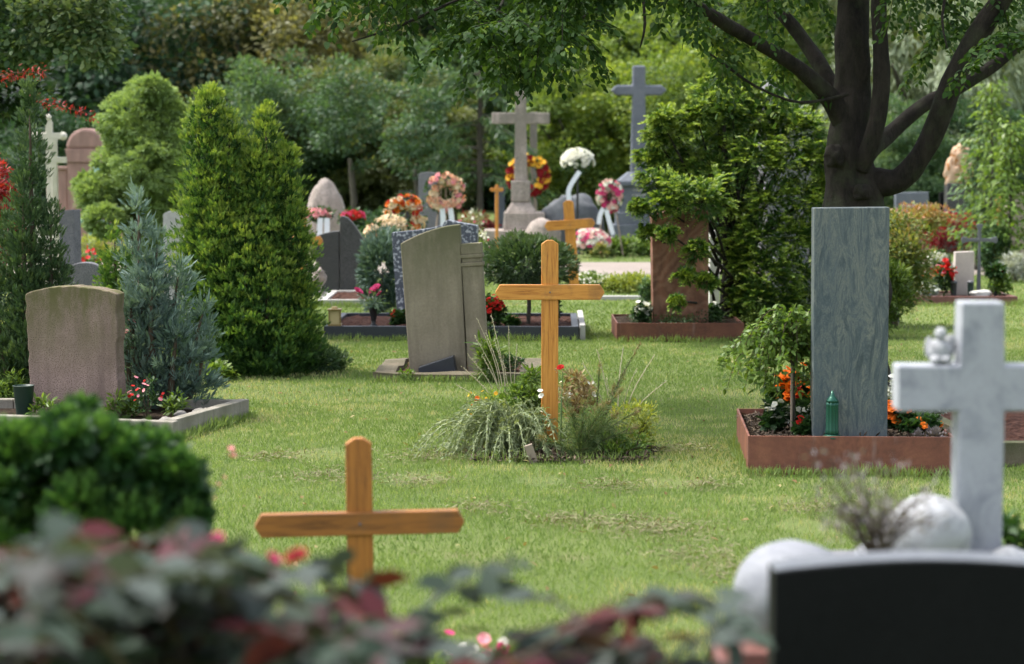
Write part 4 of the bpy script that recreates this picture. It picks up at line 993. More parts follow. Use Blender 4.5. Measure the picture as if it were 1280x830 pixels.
# young grafted tree with stake
def weeper():
    Y = PY+.35; s = M_(Y); p = W(990, 545, Y)
    t = thing('weeping_tree', 'small grafted weeping tree with fresh green leaves beside the tall slab', 'small tree', (p.x, Y, .15))
    z0 = .15; zt = W(0, 455, Y).z-z0
    MB().tube([(0, 0, 0), (.006, 0, zt*.5), (0, 0, zt+.03)], [.011, .010, .012], 8).build('trunk', MT['bark2'], t, smooth=True)
    MB().tube([(-.006, -.02, -.02), (-.006, -.02, zt*.98)], [.007, .007], 8).build('stake', MT['greywood'], t)
    g = np.random.default_rng(71); br = MB(); lf = Lf(hexa=True, fold=.15, curl=.15)
    for k in range(52):
        a = random.uniform(0, 6.28); L = random.uniform(.12, .32); up = random.uniform(.08, .30)
        sx_ = -.25 if cos(a) < 0 else 0
        pts = [Vector((0, 0, zt)), Vector((cos(a)*L*.45, sin(a)*L*.35, zt+up)), Vector((cos(a)*L*.9+sx_*.2, sin(a)*L*.6, zt+up*.55)), Vector((cos(a)*L*1.08+sx_*.3, sin(a)*L*.7, zt-random.uniform(-.05, .16)))]
        br.tube(pts, [.005, .003, .002, .001], 5, sub=4); Pp, _ = spline(pts, 1, 7)
        for q in Pp[3:]:
            m = 3; lf.add(np.array([q[:]]*m)+g.normal(size=(m, 3))*.008, np.array([cos(a)*.5, sin(a)*.5, -.2])+g.normal(size=(m, 3))*.7, np.array([0, -.2, 1.])+g.normal(size=(m, 3))*.5, .045*(.6+.7*g.random(m)), .020, .5+.22*g.normal(size=m))
    br.build('branches', MT['twig'], t); lf.build('crown', MT['L_fresh'], t)
weeper()
def bego(px, py, Y, w, h, leafm, blm, label, seed, group='bedding plants around the tall slab', leaf=.04, zb=.16, cat='flowers', n=26, per=22):
    p = W(px, py, Y); return leafy('begonia', label, cat, px, Y, w, h, leafm, n, per, leaf, .8, .0, seed, 'gtwig', .45, None, blm, group, zb, x=p.x, nst=4)
bego(970, 510, PY+.42, .13, .17, 'L_dkleaf', [('P_white', 26, .023, 1)], 'white begonia at the left end of the planter beside the slab', 101)
bego(980, 478, PY+.75, .18, .30, 'L_dkleaf', [('P_orange', 24, .028, 2)], 'orange begonia behind the stake of the small tree', 102)
bego(1003, 485, PY+.62, .18, .31, 'L_dkleaf', [('P_orange', 20, .030, 2), ('P_red', 6, .026, 2)], 'tall orange and red begonia at the left edge of the slab', 103)
bego(1012, 505, PY+.40, .12, .17, 'L_dkleaf', [('P_white', 22, .021, 1)], 'white begonia touching the left edge of the slab', 104)
bego(1010, 530, PY+.25, .10, .09, 'L_dkleaf', [('P_red', 7, .022, 2)], 'low red begonia at the foot of the slab', 105)
bego(1125, 500, PY+.70, .18, .30, 'L_silver', [('P_white', 20, .010, 1), ('P_red', 5, .024, 2)], 'silvery white plant with red blossoms right of the slab', 106)
bego(1122, 520, PY+.45, .16, .17, 'L_dkleaf', [('P_orange', 18, .028, 2)], 'orange begonia right of the slab', 107)
bego(1150, 530, PY+.35, .20, .10, 'L_dkleaf', [('P_orange', 4, .022, 2)], 'leafy begonia with few orange blossoms in the middle right of the planter', 108)
bego(1160, 505, PY+.75, .16, .16, 'L_silver', [], 'silvery foliage plant behind the purple rosettes', 109)
bego(1135, 470, PY+1.0, .16, .26, 'L_silver', [('P_white', 30, .010, 1)], 'tall white flowered silver plant at the back right of the slab', 110)
def rosette(px, py, Y, r, label, seed):
    p = W(px, py, Y); g = np.random.default_rng(seed); lf = Lf(hexa=True, fold=.12, curl=-.25)
    for k in range(5):
        m = 14-2*k; a = np.arange(m)*2*pi/m+k; el = .12+.28*k; rr = r*(1-.14*k)
        lf.add(np.zeros((m, 3))+np.array([0, 0, .012*k]), np.stack([np.cos(a)*cos(el), np.sin(a)*cos(el), np.full(m, sin(el))], 1), np.stack([-np.cos(a)*.3, -np.sin(a)*.3, np.ones(m)], 1), rr, rr*.42, .25+.12*k+.1*g.random(m))
    o = lf.build('houseleek', MT['L_purple'], None, (p.x, Y, .165)); tag_mesh(o, label, 'succulent', 'purple rosettes in the planter')
for a in ((1170, 540, PY+.12, .075, 'large purple grey rosette at the right front corner of the planter', 1), (1148, 541, PY+.12, .055, 'purple grey rosette left of the largest one, near the right front corner', 2), (1187, 538, PY+.16, .055, 'purple grey rosette hard against the right edge of the planter', 3), (1160, 532, PY+.25, .05, 'purple grey rosette behind the largest one', 4), (1003, 520, PY+.28, .05, 'grey rosette between the stake and the slab', 5)): rosette(*a)

# kerb of the plot beyond the right edge
p = G(1262, 600)
bed('grave_bed', 'grey stone bordered bed just entering at the right edge behind the marble cross', 0, 1.0, 0, 1.8, .13, .08, 'oldkerb', 'mulch', R(4), .10, (p.x+.48, 11.9, 0))

# ------------------------------------------------------------------ RED SLAB PLOT
RY = Gy(428); s = M_(RY)
xa, xb = W(771, 428, RY).x, W(930, 428, RY).x
bed('grave_bed', 'low rusty steel planter with green ground cover under the red brown slab', xa, xb, RY, RY+1.1, .17, .012, 'corten2', 'soil', 0, .15, bev=.002)
leafy('ground_cover', 'mossy green ground cover filling the rusty planter of the red brown slab', 'ground cover', 0, RY+.45, 1.0, .11, 'L_dkleaf', 120, 70, .02, .5, -.03, 120, 'gtwig', .5, .8, x=(xa+xb)/2, zb=.14, rc=.08)
sx0, sx1 = W(815, 400, RY+.25).x, W(885, 400, RY+.25).x; hw = (sx1-sx0)/2
o = MB().prism([(-hw*.95, 0), (hw*1.02, 0), (hw*1.0, 1.02), (hw*.1, 1.06), (-hw*1.03, .98)], 0, .16).build('headstone', MT['redsl'], None, ((sx0+sx1)/2, RY+.25, .12), R(3), bevel=.006)
tag_mesh(o, 'red brown streaked stone slab half covered by the yew branches', 'headstone')
bego(803, 392, RY+.25, .15, .20, 'L_dkleaf', [('P_white', 26, .024, 1)], 'white flowers at the left foot of the red brown slab', 121, None, zb=.14)
bego(893, 390, RY+.5, .10, .16, 'L_dkleaf', [('P_white', 8, .020, 1)], 'small white flowers at the right foot of the red brown slab', 122, None, zb=.14)
# pale narrow slab behind the yew and grey rock
o = MB().rock((0, 0, .3), (.24, .2, .44), 4, 4, .3).build('boulder', MT['slate'], None, (W(990, 400, 22.3).x, 22.3, 0), smooth=True)
tag_mesh(o, 'rough grey boulder stone behind the small weeping tree, under the yew', 'boulder')
o = MB().prism([(-.30, 0), (.30, 0), (.36, 2.0), (.30, 2.15), (-.25, 2.65), (-.34, 2.3)], 0, .4).build('headstone', MT['midgr'], None, (W(985, 300, 31).x, 31, 0), R(10), bevel=.03)
tag_mesh(o, 'grey sloping stone monument glimpsed through the top of the yew', 'headstone')
o = MB().prism([(-.05, 0), (.05, 0), (.05, .9), (-.05, .9)], 0, .1).build('stone_post', MT['white'], None, (W(893, 400, 22.0).x, 22.0, 0), 0, bevel=.01)
tag_mesh(o, 'narrow whitish stone post between the red brown slab and the yew trunk', 'post')

# ------------------------------------------------------------------ BEIGE HEADSTONE GROUP
BY = 16.75; s = M_(BY)
p = G(570, 474)
t = thing('beige_headstone', 'leaning beige sandstone headstone with a side column, black wedge at its foot', 'headstone', (W(549, 468, BY).x, BY, 0), R(-4), None, (0, R(-3.4)))
hw = 37*s; h0 = W(0, 285, BY).z
pts = [(-hw, .02), (hw*.93, .02), (hw*1.0, h0+.0)]
for k in range(10):
    f = k/9; pts.append((hw*1.0-2.04*hw*f, h0+.015-.115*f**1.9))
MB().prism(pts, 0, .13).build('slab', MT['beige'], t, bevel=.008)
c = MB(); cxx = hw+.075
c.box(cxx-.078, cxx+.075, .01, .12, .02, .80); c.box(cxx-.085, cxx+.085, .0, .13, .80, .83); c.box(cxx-.075, cxx+.075, .01, .12, .83, .86); c.box(cxx-.085, cxx+.085, .0, .13, .86, .89); c.box(cxx-.078, cxx+.078, .005, .125, .89, .97)
c.build('column', MT['beige'], t, bevel=.006)
MB().prism([(-.135, 0), (.14, 0), (.125, .155), (-.135, .085)], -.14, -.01).build('wedge_foot', MT['blackkerb'], t, bevel=.004)
# rough border around
t2 = thing('stone_border', 'low mossy stone border lying around the foot of the beige headstone', 'kerb', (W(572, 475, 16.4).x, 16.35, 0), R(-2), 'bordered grave beds')
for k, (x0, x1, y0, y1) in enumerate(((-.62, .58, 0, .16), (-.62, -.46, .17, 1.35), (.44, .60, .17, 1.35), (-.45, .43, 1.25, 1.38))):
    bb = MB(); bb.box(x0, x1, y0, y1, -.03, .055)
    bmesh.ops.subdivide_edges(bb.bm, edges=bb.bm.edges[:], cuts=5, use_grid_fill=True)
    for v in bb.bm.verts: v.co += Vector((mnoise.noise(v.co*5), mnoise.noise(v.co*5+Vector((9, 0, 0))), .8*mnoise.noise(v.co*6+Vector((0, 9, 0)))))*.03
    bb.build('kerb_stone', MT['oldkerb'], t2, smooth=False)
MB().box(-.45, .43, .17, 1.24, -.02, .02).build('soil', MT['mulch'], t2)
# speckled dark stone behind
DY = 20.9; s = M_(DY)
KX0, KX1 = W(408, 420, 20.2).x, W(722, 428, 20.2).x
bed('grave_bed', 'wide black stone bordered bed of red brown mulch behind the beige headstone', KX0, KX1, 19.9, 21.6, .13, .06, 'blackkerb', 'mulch', R(-1.0), .10, bev=.004)
MB_ = MB().box(0, .05, 0, 1.9, -.02, .14).build('side_kerb', MT['palekerb'], None, (KX1+.01, 19.92, 0), R(-1), bevel=.004)
tag_mesh(MB_, 'pale stone kerb along the right side of the black bordered bed', 'kerb')
x0_, x1_ = W(489, 300, DY).x, W(597, 300, DY).x; hw = (x1_-x0_)/2
zt = lambda py: W(0, py, DY).z
pts = [(-hw*.86, .08), (hw*.98, .08), (hw, zt(282)), (hw*.3, zt(275)), (hw*.22, zt(278))]
for k in range(6): f = k/5; pts.append((hw*.2-hw*1.2*f, zt(281)-(zt(281)-zt(291))*f**.6))
o = MB().prism(pts, 0, .16).build('headstone', MT['speck'], None, ((x0_+x1_)/2, DY, 0), R(-3), bevel=.006)
tag_mesh(o, 'dark blue grey speckled granite headstone right behind the beige one', 'headstone')
bego(612, 405, 20.3, .26, .28, 'L_dkleaf', [('P_red', 46, .024, 2)], 'bright red flowers between the beige headstone and the topiary stem', 131, None, zb=.09, n=36)
bego(640, 412, 20.15, .1, .1, 'L_dkleaf', [('P_pink', 5, .02, 1)], 'small pink flowers in front of the topiary stem', 132, None, zb=.09)
bego(499, 410, 20.5, .12, .14, 'L_dkleaf', [('P_red', 9, .02, 2)], 'small red flowers at the left foot of the speckled headstone', 133, None, zb=.09)
bego(690, 372, 20.6, .12, .30, 'L_dkleaf', [('P_white', 12, .02, 1)], 'thin white flowered plant behind the middle cross post', 134, None, zb=.09)
# vase with pink roses, lantern
vY = 20.25; p = W(467, 412, vY)
t = thing('grave_vase', 'black cone vase holding magenta roses in the mulch bed', 'flower vase', (p.x, vY, .10))
MB().lathe([(.035, 0), (.035, .01), (.018, .03), (.022, .06), (.045, .17), (.047, .175)], n=20).build('vase', MT['darkp'], t, smooth=True)
lf = Lf(hexa=True); clumps(lf, rv(10)*.05+np.array([0, 0, .23]), .06, 14, .06, .4, tint=.5); lf.build('leaves', MT['L_bgblue'], t)
bl = Lf(hexa=True); blooms(bl, [(-.14, 0, .31), (.0, 0, .32), (.06, .0, .29), (.03, -.03, .34)], .05, None, 7, 3); bl.build('roses', MT['P_magenta'], t)
MB().tube([(0, 0, .17), (-.06, 0, .24), (-.14, 0, .30)], .004, 5).tube([(0, 0, .17), (0, 0, .31)], .004, 5).tube([(0, 0, .17), (.05, 0, .28)], .004, 5).build('stems', MT['gtwig'], t)
p = W(418, 416, 20.1)
t = thing('grave_lantern', 'small brass lantern with amber glass on the black kerb', 'lantern', (W(418, 416, 19.93).x, 19.93, .13))
MB().box(-.06, .06, 0, .12, 0, .018).build('base', MT['brass'], t, bevel=.003)
g_ = MB()
for a in (-.052, .044):
    for b_ in (.008, .104): g_.box(a, a+.008, b_, b_+.008, .018, .135)
g_.build('frame', MT['brass'], t)
MB().box(-.042, .042, .018, .102, .018, .134).build('glass', MT['glass_y'], t)
MB().box(-.062, .062, -.002, .122, .135, .15).box(-.03, .03, .03, .09, .15, .17, taper=.4).build('roof', MT['brass'], t, bevel=.003)

# ------------------------------------------------------------------ BROWN HEADSTONE PLOT
HY = 13.6; s = M_(HY)
hx = W(91, 535, HY).x; hw = 59*s; ht = W(0, 368, HY).z; pk = W(0, 358, HY).z
rr = random.Random(4); pts = []
pts += [(-hw*.90+rr.uniform(-.004, .004), .02)]
for k in range(1, 9): pts.append((hw*(-.90+1.86*k/9), .02))
pts.append((hw*.97, .02))
for k in range(1, 22): pts.append((hw*.985+rr.uniform(-.007, .007), ht*k/22))
for k in range(0, 23): f = k/22; pts.append((hw*(1-2*f), ht+(pk-ht)*math.sin(pi*f)**.7+rr.uniform(-.003, .003)))
for k in range(1, 22): f = k/22; pts.append((-hw*(1.0-.10*f)+rr.uniform(-.006, .006), ht*(1-f)))
bb = MB().prism(pts, 0, .17)
o = bb.build('headstone', MT['brownst'], None, (hx, HY, 0), R(-7), bevel=.006)
tag_mesh(o, 'brown pink rough edged granite headstone with mossy arched top at left', 'headstone')
def kerbline(a, b_, h, th, name, parent):
    d = (b_-a); L = d.length; an = math.atan2(d.y, d.x); n_ = max(1, round(L/.75))
    for k in range(n_):
        o = MB().box(0, L/n_-.004, 0, th, -.05, h+random.uniform(-.003, .003)).build(name, MT['kerb'], parent, bevel=.006); o.location = a+d*(k/n_); o.rotation_euler = (0, 0, an)
K1 = G(218, 553); K0 = G(-120, 540); K2 = G(312, 523)
t = thing('stone_border', 'concrete stone border around the brown headstone and the blue juniper', 'kerb', (0, 0, 0), 0, 'bordered grave beds')
kerbline(K0, K1, .12, .07, 'kerb_stone', t); kerbline(K1+Vector((.0, .075, 0)), K2, .122, .07, 'kerb_stone', t); kerbline(K2+Vector((-.02, .03, 0)), K2+Vector((-2.2, .12, 0)), .12, .07, 'kerb_stone', t)
b_ = bmesh.new(); b_.faces.new([b_.verts.new((q.x, q.y, .06)) for q in (K0+Vector((0, .05, 0)), K1+Vector((-.05, .06, 0)), K2+Vector((-.07, 0, 0)), K2+Vector((-2.2, .14, 0)))])
me = bpy.data.meshes.new('soil'); b_.to_mesh(me); b_.free(); link('soil', me, MT['soil'], t)
for k, (px, py, r) in enumerate(((283, 513, .055), (262, 521, .06), (240, 528, .05), (232, 522, .045), (272, 512, .05), (205, 524, .04), (250, 513, .04))):
    q = W(px-24, py, 1.55*F/(py-191))
    o = MB().rock((0, 0, 0), (r, r*.8, r*.55), k+11, 3, .3).build('border_rock', MT['rock'], None, (q.x, q.y, .06+r*.35), k, smooth=True)
    tag_mesh(o, 'rounded field rock by the blue juniper, ' + ['in the far right border corner', 'large and in the middle of the row', 'nearest the juniper stem', 'small and behind the middle rock', 'beside the far corner rock', 'frontmost, near the kerb corner', 'small, at the back along the kerb'][k], 'rock', 'rocks along the stone border')
p = W(28, 530, 13.4)
t = thing('grave_vase', 'empty dark green plastic cone vase left of the brown headstone', 'flower vase', (p.x, 13.45, .05))
MB().lathe([(.045, 0), (.05, .01), (.04, .03), (.045, .05), (.062, .215), (.066, .22), (.060, .222), (.05, .19)], n=24).build('cone', MT['greenp'], t, smooth=True)
leafy('flowering_shrub', 'thin plant with little pink red flowers at the foot of the blue juniper', 'flowers', 180, 13.5, .22, .28, 'L_dkleaf', 20, 10, .03, .5, .02, 141, 'twig', .5, None, [('P_pink', 10, .014, 1), ('P_red', 8, .012, 1)], zb=.05)
leafy('flowering_shrub', 'pink blossom peeping between the brown headstone and the juniper', 'flowers', 157, 14.0, .08, .62, 'L_dkleaf', 8, 8, .03, .5, .3, 142, 'twig', .5, None, [('P_pink', 3, .025, 2)], zb=.05)
for k, (px, py) in enumerate(((70, 528), (48, 530), (140, 525), (158, 520), (215, 515))):
    leafy('bed_weed', 'fresh green weed growing ' + ['in front of the brown headstone, under its middle', 'at the left foot of the brown headstone', 'at the right foot of the brown headstone', 'between the brown headstone and the juniper stem', 'under the right side of the juniper'][k], 'weed', px, 13.35+.1*k, .13, .12+.03*(k % 3), 'L_fresh', 10, 14, .045, .35, 0, 150+k, 'gtwig', zb=.05, group='weeds around the brown headstone', nst=3)

# small grey stone and tall slabs behind left
def slab(label, px0, px1, pyt, Y, mat, top='arc', th=.12, rz=0, arc=.06, name='headstone', bev=.008, zb=0, lean=0):
    x0, x1 = W(px0, 200, Y).x, W(px1, 200, Y).x; hw = (x1-x0)/2; h = W(0, pyt, Y).z-zb
    pts = [(-hw, 0), (hw, 0)]
    if top == 'arc': pts += [(hw*cos(pi*k/14), h-arc+arc*sin(pi*k/14)) for k in range(15)]
    elif top == 'flat': pts += [(hw+lean, h), (-hw+lean, h-.01)]
    o = MB().prism(pts, 0, th).build(name, MT[mat], None, ((x0+x1)/2, Y, zb), rz, bevel=bev)
    return tag_mesh(o, label, 'headstone')
slab('small grey arched headstone peeping over the brown headstone', 83, 124, 328, 18.4, 'midgr')
slab('tall narrow grey veined slab left of the small thuja', 72, 93, 262, 21.0, 'midgr', 'flat', .14, R(-18), lean=-.01)
slab('white roughly carved slab half hidden between the pale conifer and the thuja', 203, 236, 263, 21.5, 'white', 'arc', .12, R(5), .05)
# cream crosses
def scross(name, label, x, Y, zb, h, span, w, zbar, mat, th=None, rz=0, pedestal=(), bev=.012, taper=0, points=0, group=None, cat='stone cross', bw=None):
    t = thing(name, label, cat, (x, Y, 0), rz, group); th = th or w*.8; z = 0
    for (pw_, pd_, ph_, tp) in pedestal:
        MB().box(-pw_/2, pw_/2, -pd_/2, pd_/2, z, z+ph_, taper=tp).build('pedestal_step', MT[mat], t, bevel=bev); z += ph_-.002
    z0 = z; p_ = w/2; bw = bw or w; q = bw/2; a = span/2
    P = [(-p_*(1+taper), z0), (p_*(1+taper), z0), (p_, zbar-q), (a-points, zbar-q), (a, zbar-q*(.1 if points else 1)), (a, zbar+q*(.1 if points else 1)), (a-points, zbar+q), (p_, zbar+q), (p_, h-points), (p_*(.2 if points else 1), h), (-p_*(.2 if points else 1), h), (-p_, h-points),
         (-p_, zbar+q), (-a+points, zbar+q), (-a, zbar+q*(.1 if points else 1)), (-a, zbar-q*(.1 if points else 1)), (-a+points, zbar-q), (-p_, zbar-q)]
    MB().prism(P, -th/2, th/2).build('cross', MT[mat], t, bevel=bev); return t
Y = 30; s = M_(Y)
t = scross('carved_cross', 'cream white carved cross half hidden behind the dark cypress', W(62, 191, Y).x, Y, 0, W(0, 150, Y).z, .36, .085, W(0, 170, Y).z, 'cream', pedestal=((.5, .4, .2, 0), (.36, .3, .5, .1)))
for dx, dz in ((.18, 0), (-.18, 0), (0, .30)):
    MB().rock((dx, 0, W(0, 170, Y).z+dz*.8), (.055, .05, .055), 2, 2, .1).build('arm_knob', MT['cream'], t, smooth=True)
t = scross('carved_cross', 'lower cream white post cross in front of the carved cream cross', W(68, 191, 28.5).x, 28.5, 0, W(0, 172, 28.5).z, .30, .075, W(0, 200, 28.5).z, 'cream', pedestal=((.4, .4, .25, 0),))
# pink domed monument
Y = 40; s = M_(Y); px = 107; x = W(px, 191, Y).x; z_ = lambda py: W(0, py, Y).z
t = thing('domed_monument', 'pink sandstone grave monument with a rounded dome top at left', 'monument', (x, Y, 0))
MB().box(-.62, .55, -.1, .5, 0, z_(272)).build('plinth', MT['pinkst'], t, bevel=.02)
MB().box(-.33, .33, 0, .45, z_(272)-.01, z_(203)).build('body', MT['pinkst'], t, bevel=.015)
MB().prism([(-.36, z_(203)), (.36, z_(203)), (.33, z_(194)), (.36, z_(186)), (-.36, z_(186)), (-.33, z_(194))], -.04, .49).build('frieze', MT['pinkst'], t, bevel=.01)
d = [(-.37, z_(186)+.0)]; MB().prism([(.34*cos(pi*k/18), z_(186)+.36*sin(pi*k/18)) for k in range(19)], -.02, .47).build('dome', MT['pinkst'], t, bevel=.05)
MB().box(-.62, -.34, .05, .4, z_(272)-.01, z_(212)).build('side_wall', MT['pinkst'], t, bevel=.02)
MB().box(-.66, -.33, .0, .45, z_(212)-.001, z_(208)).build('side_cap', MT['pinkst'], t, bevel=.01)
MB().rock((.25, -.12, z_(225)), (.14, .08, .26), 4, 3, .3).build('bronze_figure', MT['verdi'], t, smooth=True)
Yv = 35.2; xv = W(113, 191, Yv).x
t = thing('chain_post', 'light verdigris post with swagged chain rails before the pink monument', 'railing', (xv, Yv, 0))
MB().lathe([(.10, 0), (.10, .03), (.06, .05), (.06, .55), (.09, .58), (.15, .66), (.10, .72), (.02, .76)], n=18).build('post', MT['verdi'], t, smooth=True)
MB().tube([(0, 0, .68), (.2, 0, .57), (.42, 0, .48), (.7, 0, .47)], .03, 6).tube([(0, 0, .68), (-.2, 0, .57), (-.42, 0, .48)], .03, 6).build('swag_rail', MT['verdi'], t, smooth=True)
leafy('flower_clump', 'clump of red flowers between the grey veined slab and the young thuja', 'flowers', 108, 24.5, .28, .62, 'L_bgmid', 26, 20, .05, .4, .1, 160, 'gtwig', .5, None, [('P_red', 18, .03, 1)])
leafy('yellow_shrub', 'low yellow green bush left behind the cypress', 'shrub', 8, 16.5, .3, .65, 'L_yel', 30, 30, .04, .4, .02, 161, tint=.3)
leafy('yellow_hedge', 'low strip of yellow green hedge before the pink monument', 'hedge', 105, 33.5, 1.6, .5, 'L_yel', 60, 40, .05, .5, .0, 162, tint=.35, d=.4, rc=.14)
# orchid of pale shrubs at the far left foot
leafy('low_shrub', 'light green low plant at the left edge by the empty green vase', 'shrub', 2, 14.3, .22, .32, 'L_fresh', 22, 24, .035, .3, 0, 163)

# ------------------------------------------------------------------ MIDDLE BACK GRAVES
Y = 26.2; s = M_(Y); z_ = lambda py: W(0, py, Y).z
t = thing('double_headstone', 'dark grey two part headstone with a tall curved right half behind the thuja', 'headstone', (W(425, 370, Y).x, Y, 0))
w1 = 30*s
MB().prism([(-w1, .04), (-.004, .04), (-.004, z_(289))]+[(-w1*f, z_(289)-.06*f**2.0-.0) for f in (.2, .4, .6, .8, 1.0)], 0, .14).build('left_half', MT['darkst'], t, bevel=.006)
MB().prism([(.004, .04), (w1, .04), (w1*1.02, z_(300))]+[(w1*(1.0-.9*f), z_(300)+(z_(270)-z_(300))*math.sin(f*pi/2)) for f in (.15, .3, .5, .7, .9, 1.0)]+[(.004, z_(273))], -.02, .12).build('right_half', MT['darkst'], t, bevel=.006)
MB().box(-w1*1.2, w1*1.15, -.06, .22, 0, .05).build('base', MT['palekerb'], t, bevel=.004)
bed('grave_bed', 'pale stone bordered bed in front of the dark two part headstone', W(398, 380, 24.4).x, W(468, 380, 24.4).x, 24.3, 26.0, .08, .09, 'palekerb', 'mulch', 0, .06)
p = W(399, 364, 25.7)
t = thing('stone_urn', 'pale stone urn beside the thuja in front of the dark two part headstone', 'urn', (p.x, 25.7, .06))
MB().lathe([(.06, 0), (.06, .02), (.025, .04), (.03, .07), (.085, .15), (.09, .20), (.06, .235), (.07, .25), (.035, .27), (.02, .30)], n=20).build('urn', MT['lightst'], t, smooth=True)
o = MB().rock((0, 0, .55), (.30, .16, .72), 7, 4, .12).build('headstone', MT['lightst'], None, (W(393, 191, 33).x, 35, 0), smooth=True); tag_mesh(o, 'rounded natural pale boulder headstone right of the thuja top', 'headstone')

def ribbon(parent, pts, w=.05, name='ribbon'):
    b_ = bmesh.new(); P, _ = spline(pts, 1, 4); V = []
    for i, p_ in enumerate(P):
        d_ = P[min(i+1, len(P)-1)]-P[max(i-1, 0)]; sd_ = d_.cross(Vector((0, -1, 0)));
        sd_ = sd_.normalized() if sd_.length > 1e-4 else Vector((1, 0, 0))
        V.append((b_.verts.new(p_-sd_*w/2), b_.verts.new(p_+sd_*w/2)))
    for a, c_ in zip(V, V[1:]): b_.faces.new((a[0], a[1], c_[1], c_[0]))
    me = bpy.data.meshes.new(name); b_.to_mesh(me); b_.free(); o = link(name, me, MT['ribbon'], parent)
    m = o.modifiers.new('thick', 'SOLIDIFY'); m.thickness = .003; return o
def wreath(label, px, py, Y, Rw, rt, mats, leafm='L_dkleaf', stand=True, rib=None, n=70, br=.045, seed=1, rot=0, group='funeral wreaths', squash=1):
    c = W(px, py, Y); t = thing('wreath', label, 'wreath', (c.x, Y, 0), rot, group); g = np.random.default_rng(seed); z = c.z
    m = 500; a = g.uniform(0, 2*pi, m); ph = g.uniform(0, 2*pi, m)
    P = np.stack([np.cos(a)*(Rw+rt*np.cos(ph))*squash, rt*.8*np.sin(ph), z+np.sin(a)*(Rw+rt*np.cos(ph))], 1)
    lf = Lf(hexa=True); lf.add(P, np.stack([np.cos(a)*np.cos(ph), np.sin(ph), np.sin(a)*np.cos(ph)], 1)+g.normal(size=(m, 3))*.3, rv(m, g), .06, .025, g.random(m)); ring = lf.build('leaf_ring', MT[leafm], t)
    for k, (mt, fr) in enumerate(mats):
        q = int(n*fr); a = g.uniform(0, 2*pi, q); ph = g.uniform(pi, 2*pi, q)
        Pb = np.stack([np.cos(a)*(Rw+rt*np.cos(ph))*squash, rt*.95*np.sin(ph)-.01, z+np.sin(a)*(Rw+rt*np.cos(ph))], 1)
        bl = Lf(hexa=True, fold=.1, curl=.1); blooms(bl, Pb, br, np.stack([np.cos(a)*np.cos(ph)*.7, np.sin(ph)-.3, np.sin(a)*np.cos(ph)*.7+.2], 1), 7, 3, g); bl.build('flowers', MT[mt], ring)
    if stand:
        MB().tube([(-.04, .03, z+Rw), (-.22, .02, 0)], .012, 6).tube([(.04, .03, z+Rw), (.22, .02, 0)], .012, 6).tube([(0, .04, z+Rw), (0, .45, 0)], .012, 6).build('stand', MT['greywood'], t)
    if rib:
        for r_ in rib: ribbon(t, [W(a_, b_, Y)-Vector((c.x, Y, 0))+Vector((0, -.09, 0)) for a_, b_ in r_], .07)
    return t
wreath('ring of salmon and cream roses with white ribbon above the speckled headstone', 557, 241, 31, .19, .07, [('P_salmon', .55), ('P_pink', .3), ('P_cream', .3)], rib=[[(553, 260), (554, 275), (553, 300)], [(563, 260), (565, 275), (567, 300)]], n=95, seed=1)
wreath('sunflower yellow and dark red wreath behind the pale granite cross', 660, 219, 40.2, .28, .08, [('P_yellow', .42), ('P_dkred', .75)], n=80, br=.062, seed=2, stand=True)
wreath('oval pink and white wreath with a white ribbon left of the dark granite cross base', 762, 245, 36, .17, .08, [('P_magenta', .5), ('P_blush', .5), ('P_white', .2)], rib=[[(757, 258), (760, 272), (766, 293)], [(755, 258), (750, 268), (748, 280)]], n=80, seed=3, squash=.75)
wreath('leaning wreath of orange and cream roses behind the round pine bush', 506, 270, 29.5, .19, .08, [('P_orange', .35), ('P_cream', .6), ('P_red', .2)], n=90, seed=4)
def heap(label, px, py, Y, w, h, mats, seed, n=60, br=.045, name='flower_arrangement', z0=None, d=None, group='flower arrangements on the graves', leafm='L_dkleaf', rib=None):
    p = W(px, py, Y); t = thing(name, label, 'flowers', (p.x, Y, 0), 0, group); g = np.random.default_rng(seed); z = p.z
    lf = Lf(hexa=True); clumps(lf, rv(30, g)*np.array([w/2, (d or w)/2, h/2])*.8+np.array([0, 0, z]), .08, 14, .06, .5, g=g, tint=.5); lf.build('foliage', MT[leafm], t)
    for mt, fr in mats:
        q = int(n*fr); v = rv(q, g); v[:, 1] = -np.abs(v[:, 1]); v[:, 2] = np.where(v[:, 2] < -.3, -v[:, 2], v[:, 2])
        bl = Lf(hexa=True, fold=.1, curl=.1); blooms(bl, v*np.array([w/2, (d or w)/2, h/2])+np.array([0, 0, z]), br, v+np.array([0, -.4, .4]), 7, 3, g); bl.build('blossoms', MT[mt], t)
    if z-h/2 > .1: MB().lathe([(.10, 0), (.12, .02), (.02, .05), (.018, max(.1, z-h/2)), (.08, z-h/4)], n=12).build('stand', MT['darkp'], t)
    if rib:
        for r_ in rib: ribbon(t, [W(a_, b_, Y)-Vector((p.x, Y, 0))+Vector((0, -(d or w)/2-.02, 0)) for a_, b_ in r_], .075)
    return t
heap('white flower bouquet with long white ribbon between the two tall stone crosses', 722, 202, 37, .50, .40, [('P_white', 1)], 1, 130, .05, rib=[[(724, 214), (716, 226), (710, 240), (713, 262)]])
heap('heap of pink and white flowers on the ground behind the leaning wooden cross', 738, 303, 36, .60, .42, [('P_magenta', .4), ('P_blush', .4), ('P_white', .5)], 2, 110)
heap('cream and peach roses in front of the leaning orange wreath', 488, 282, 28, .38, .24, [('P_cream', 1)], 3, 60)
heap('pale peach roses left of the cream ones', 466, 292, 27.8, .18, .2, [('P_cream', .6), ('P_salmon', .3)], 4, 26)
heap('bunch of red flowers behind the dark two part headstone', 441, 272, 30, .30, .16, [('P_red', .8), ('P_magenta', .4)], 5, 46)
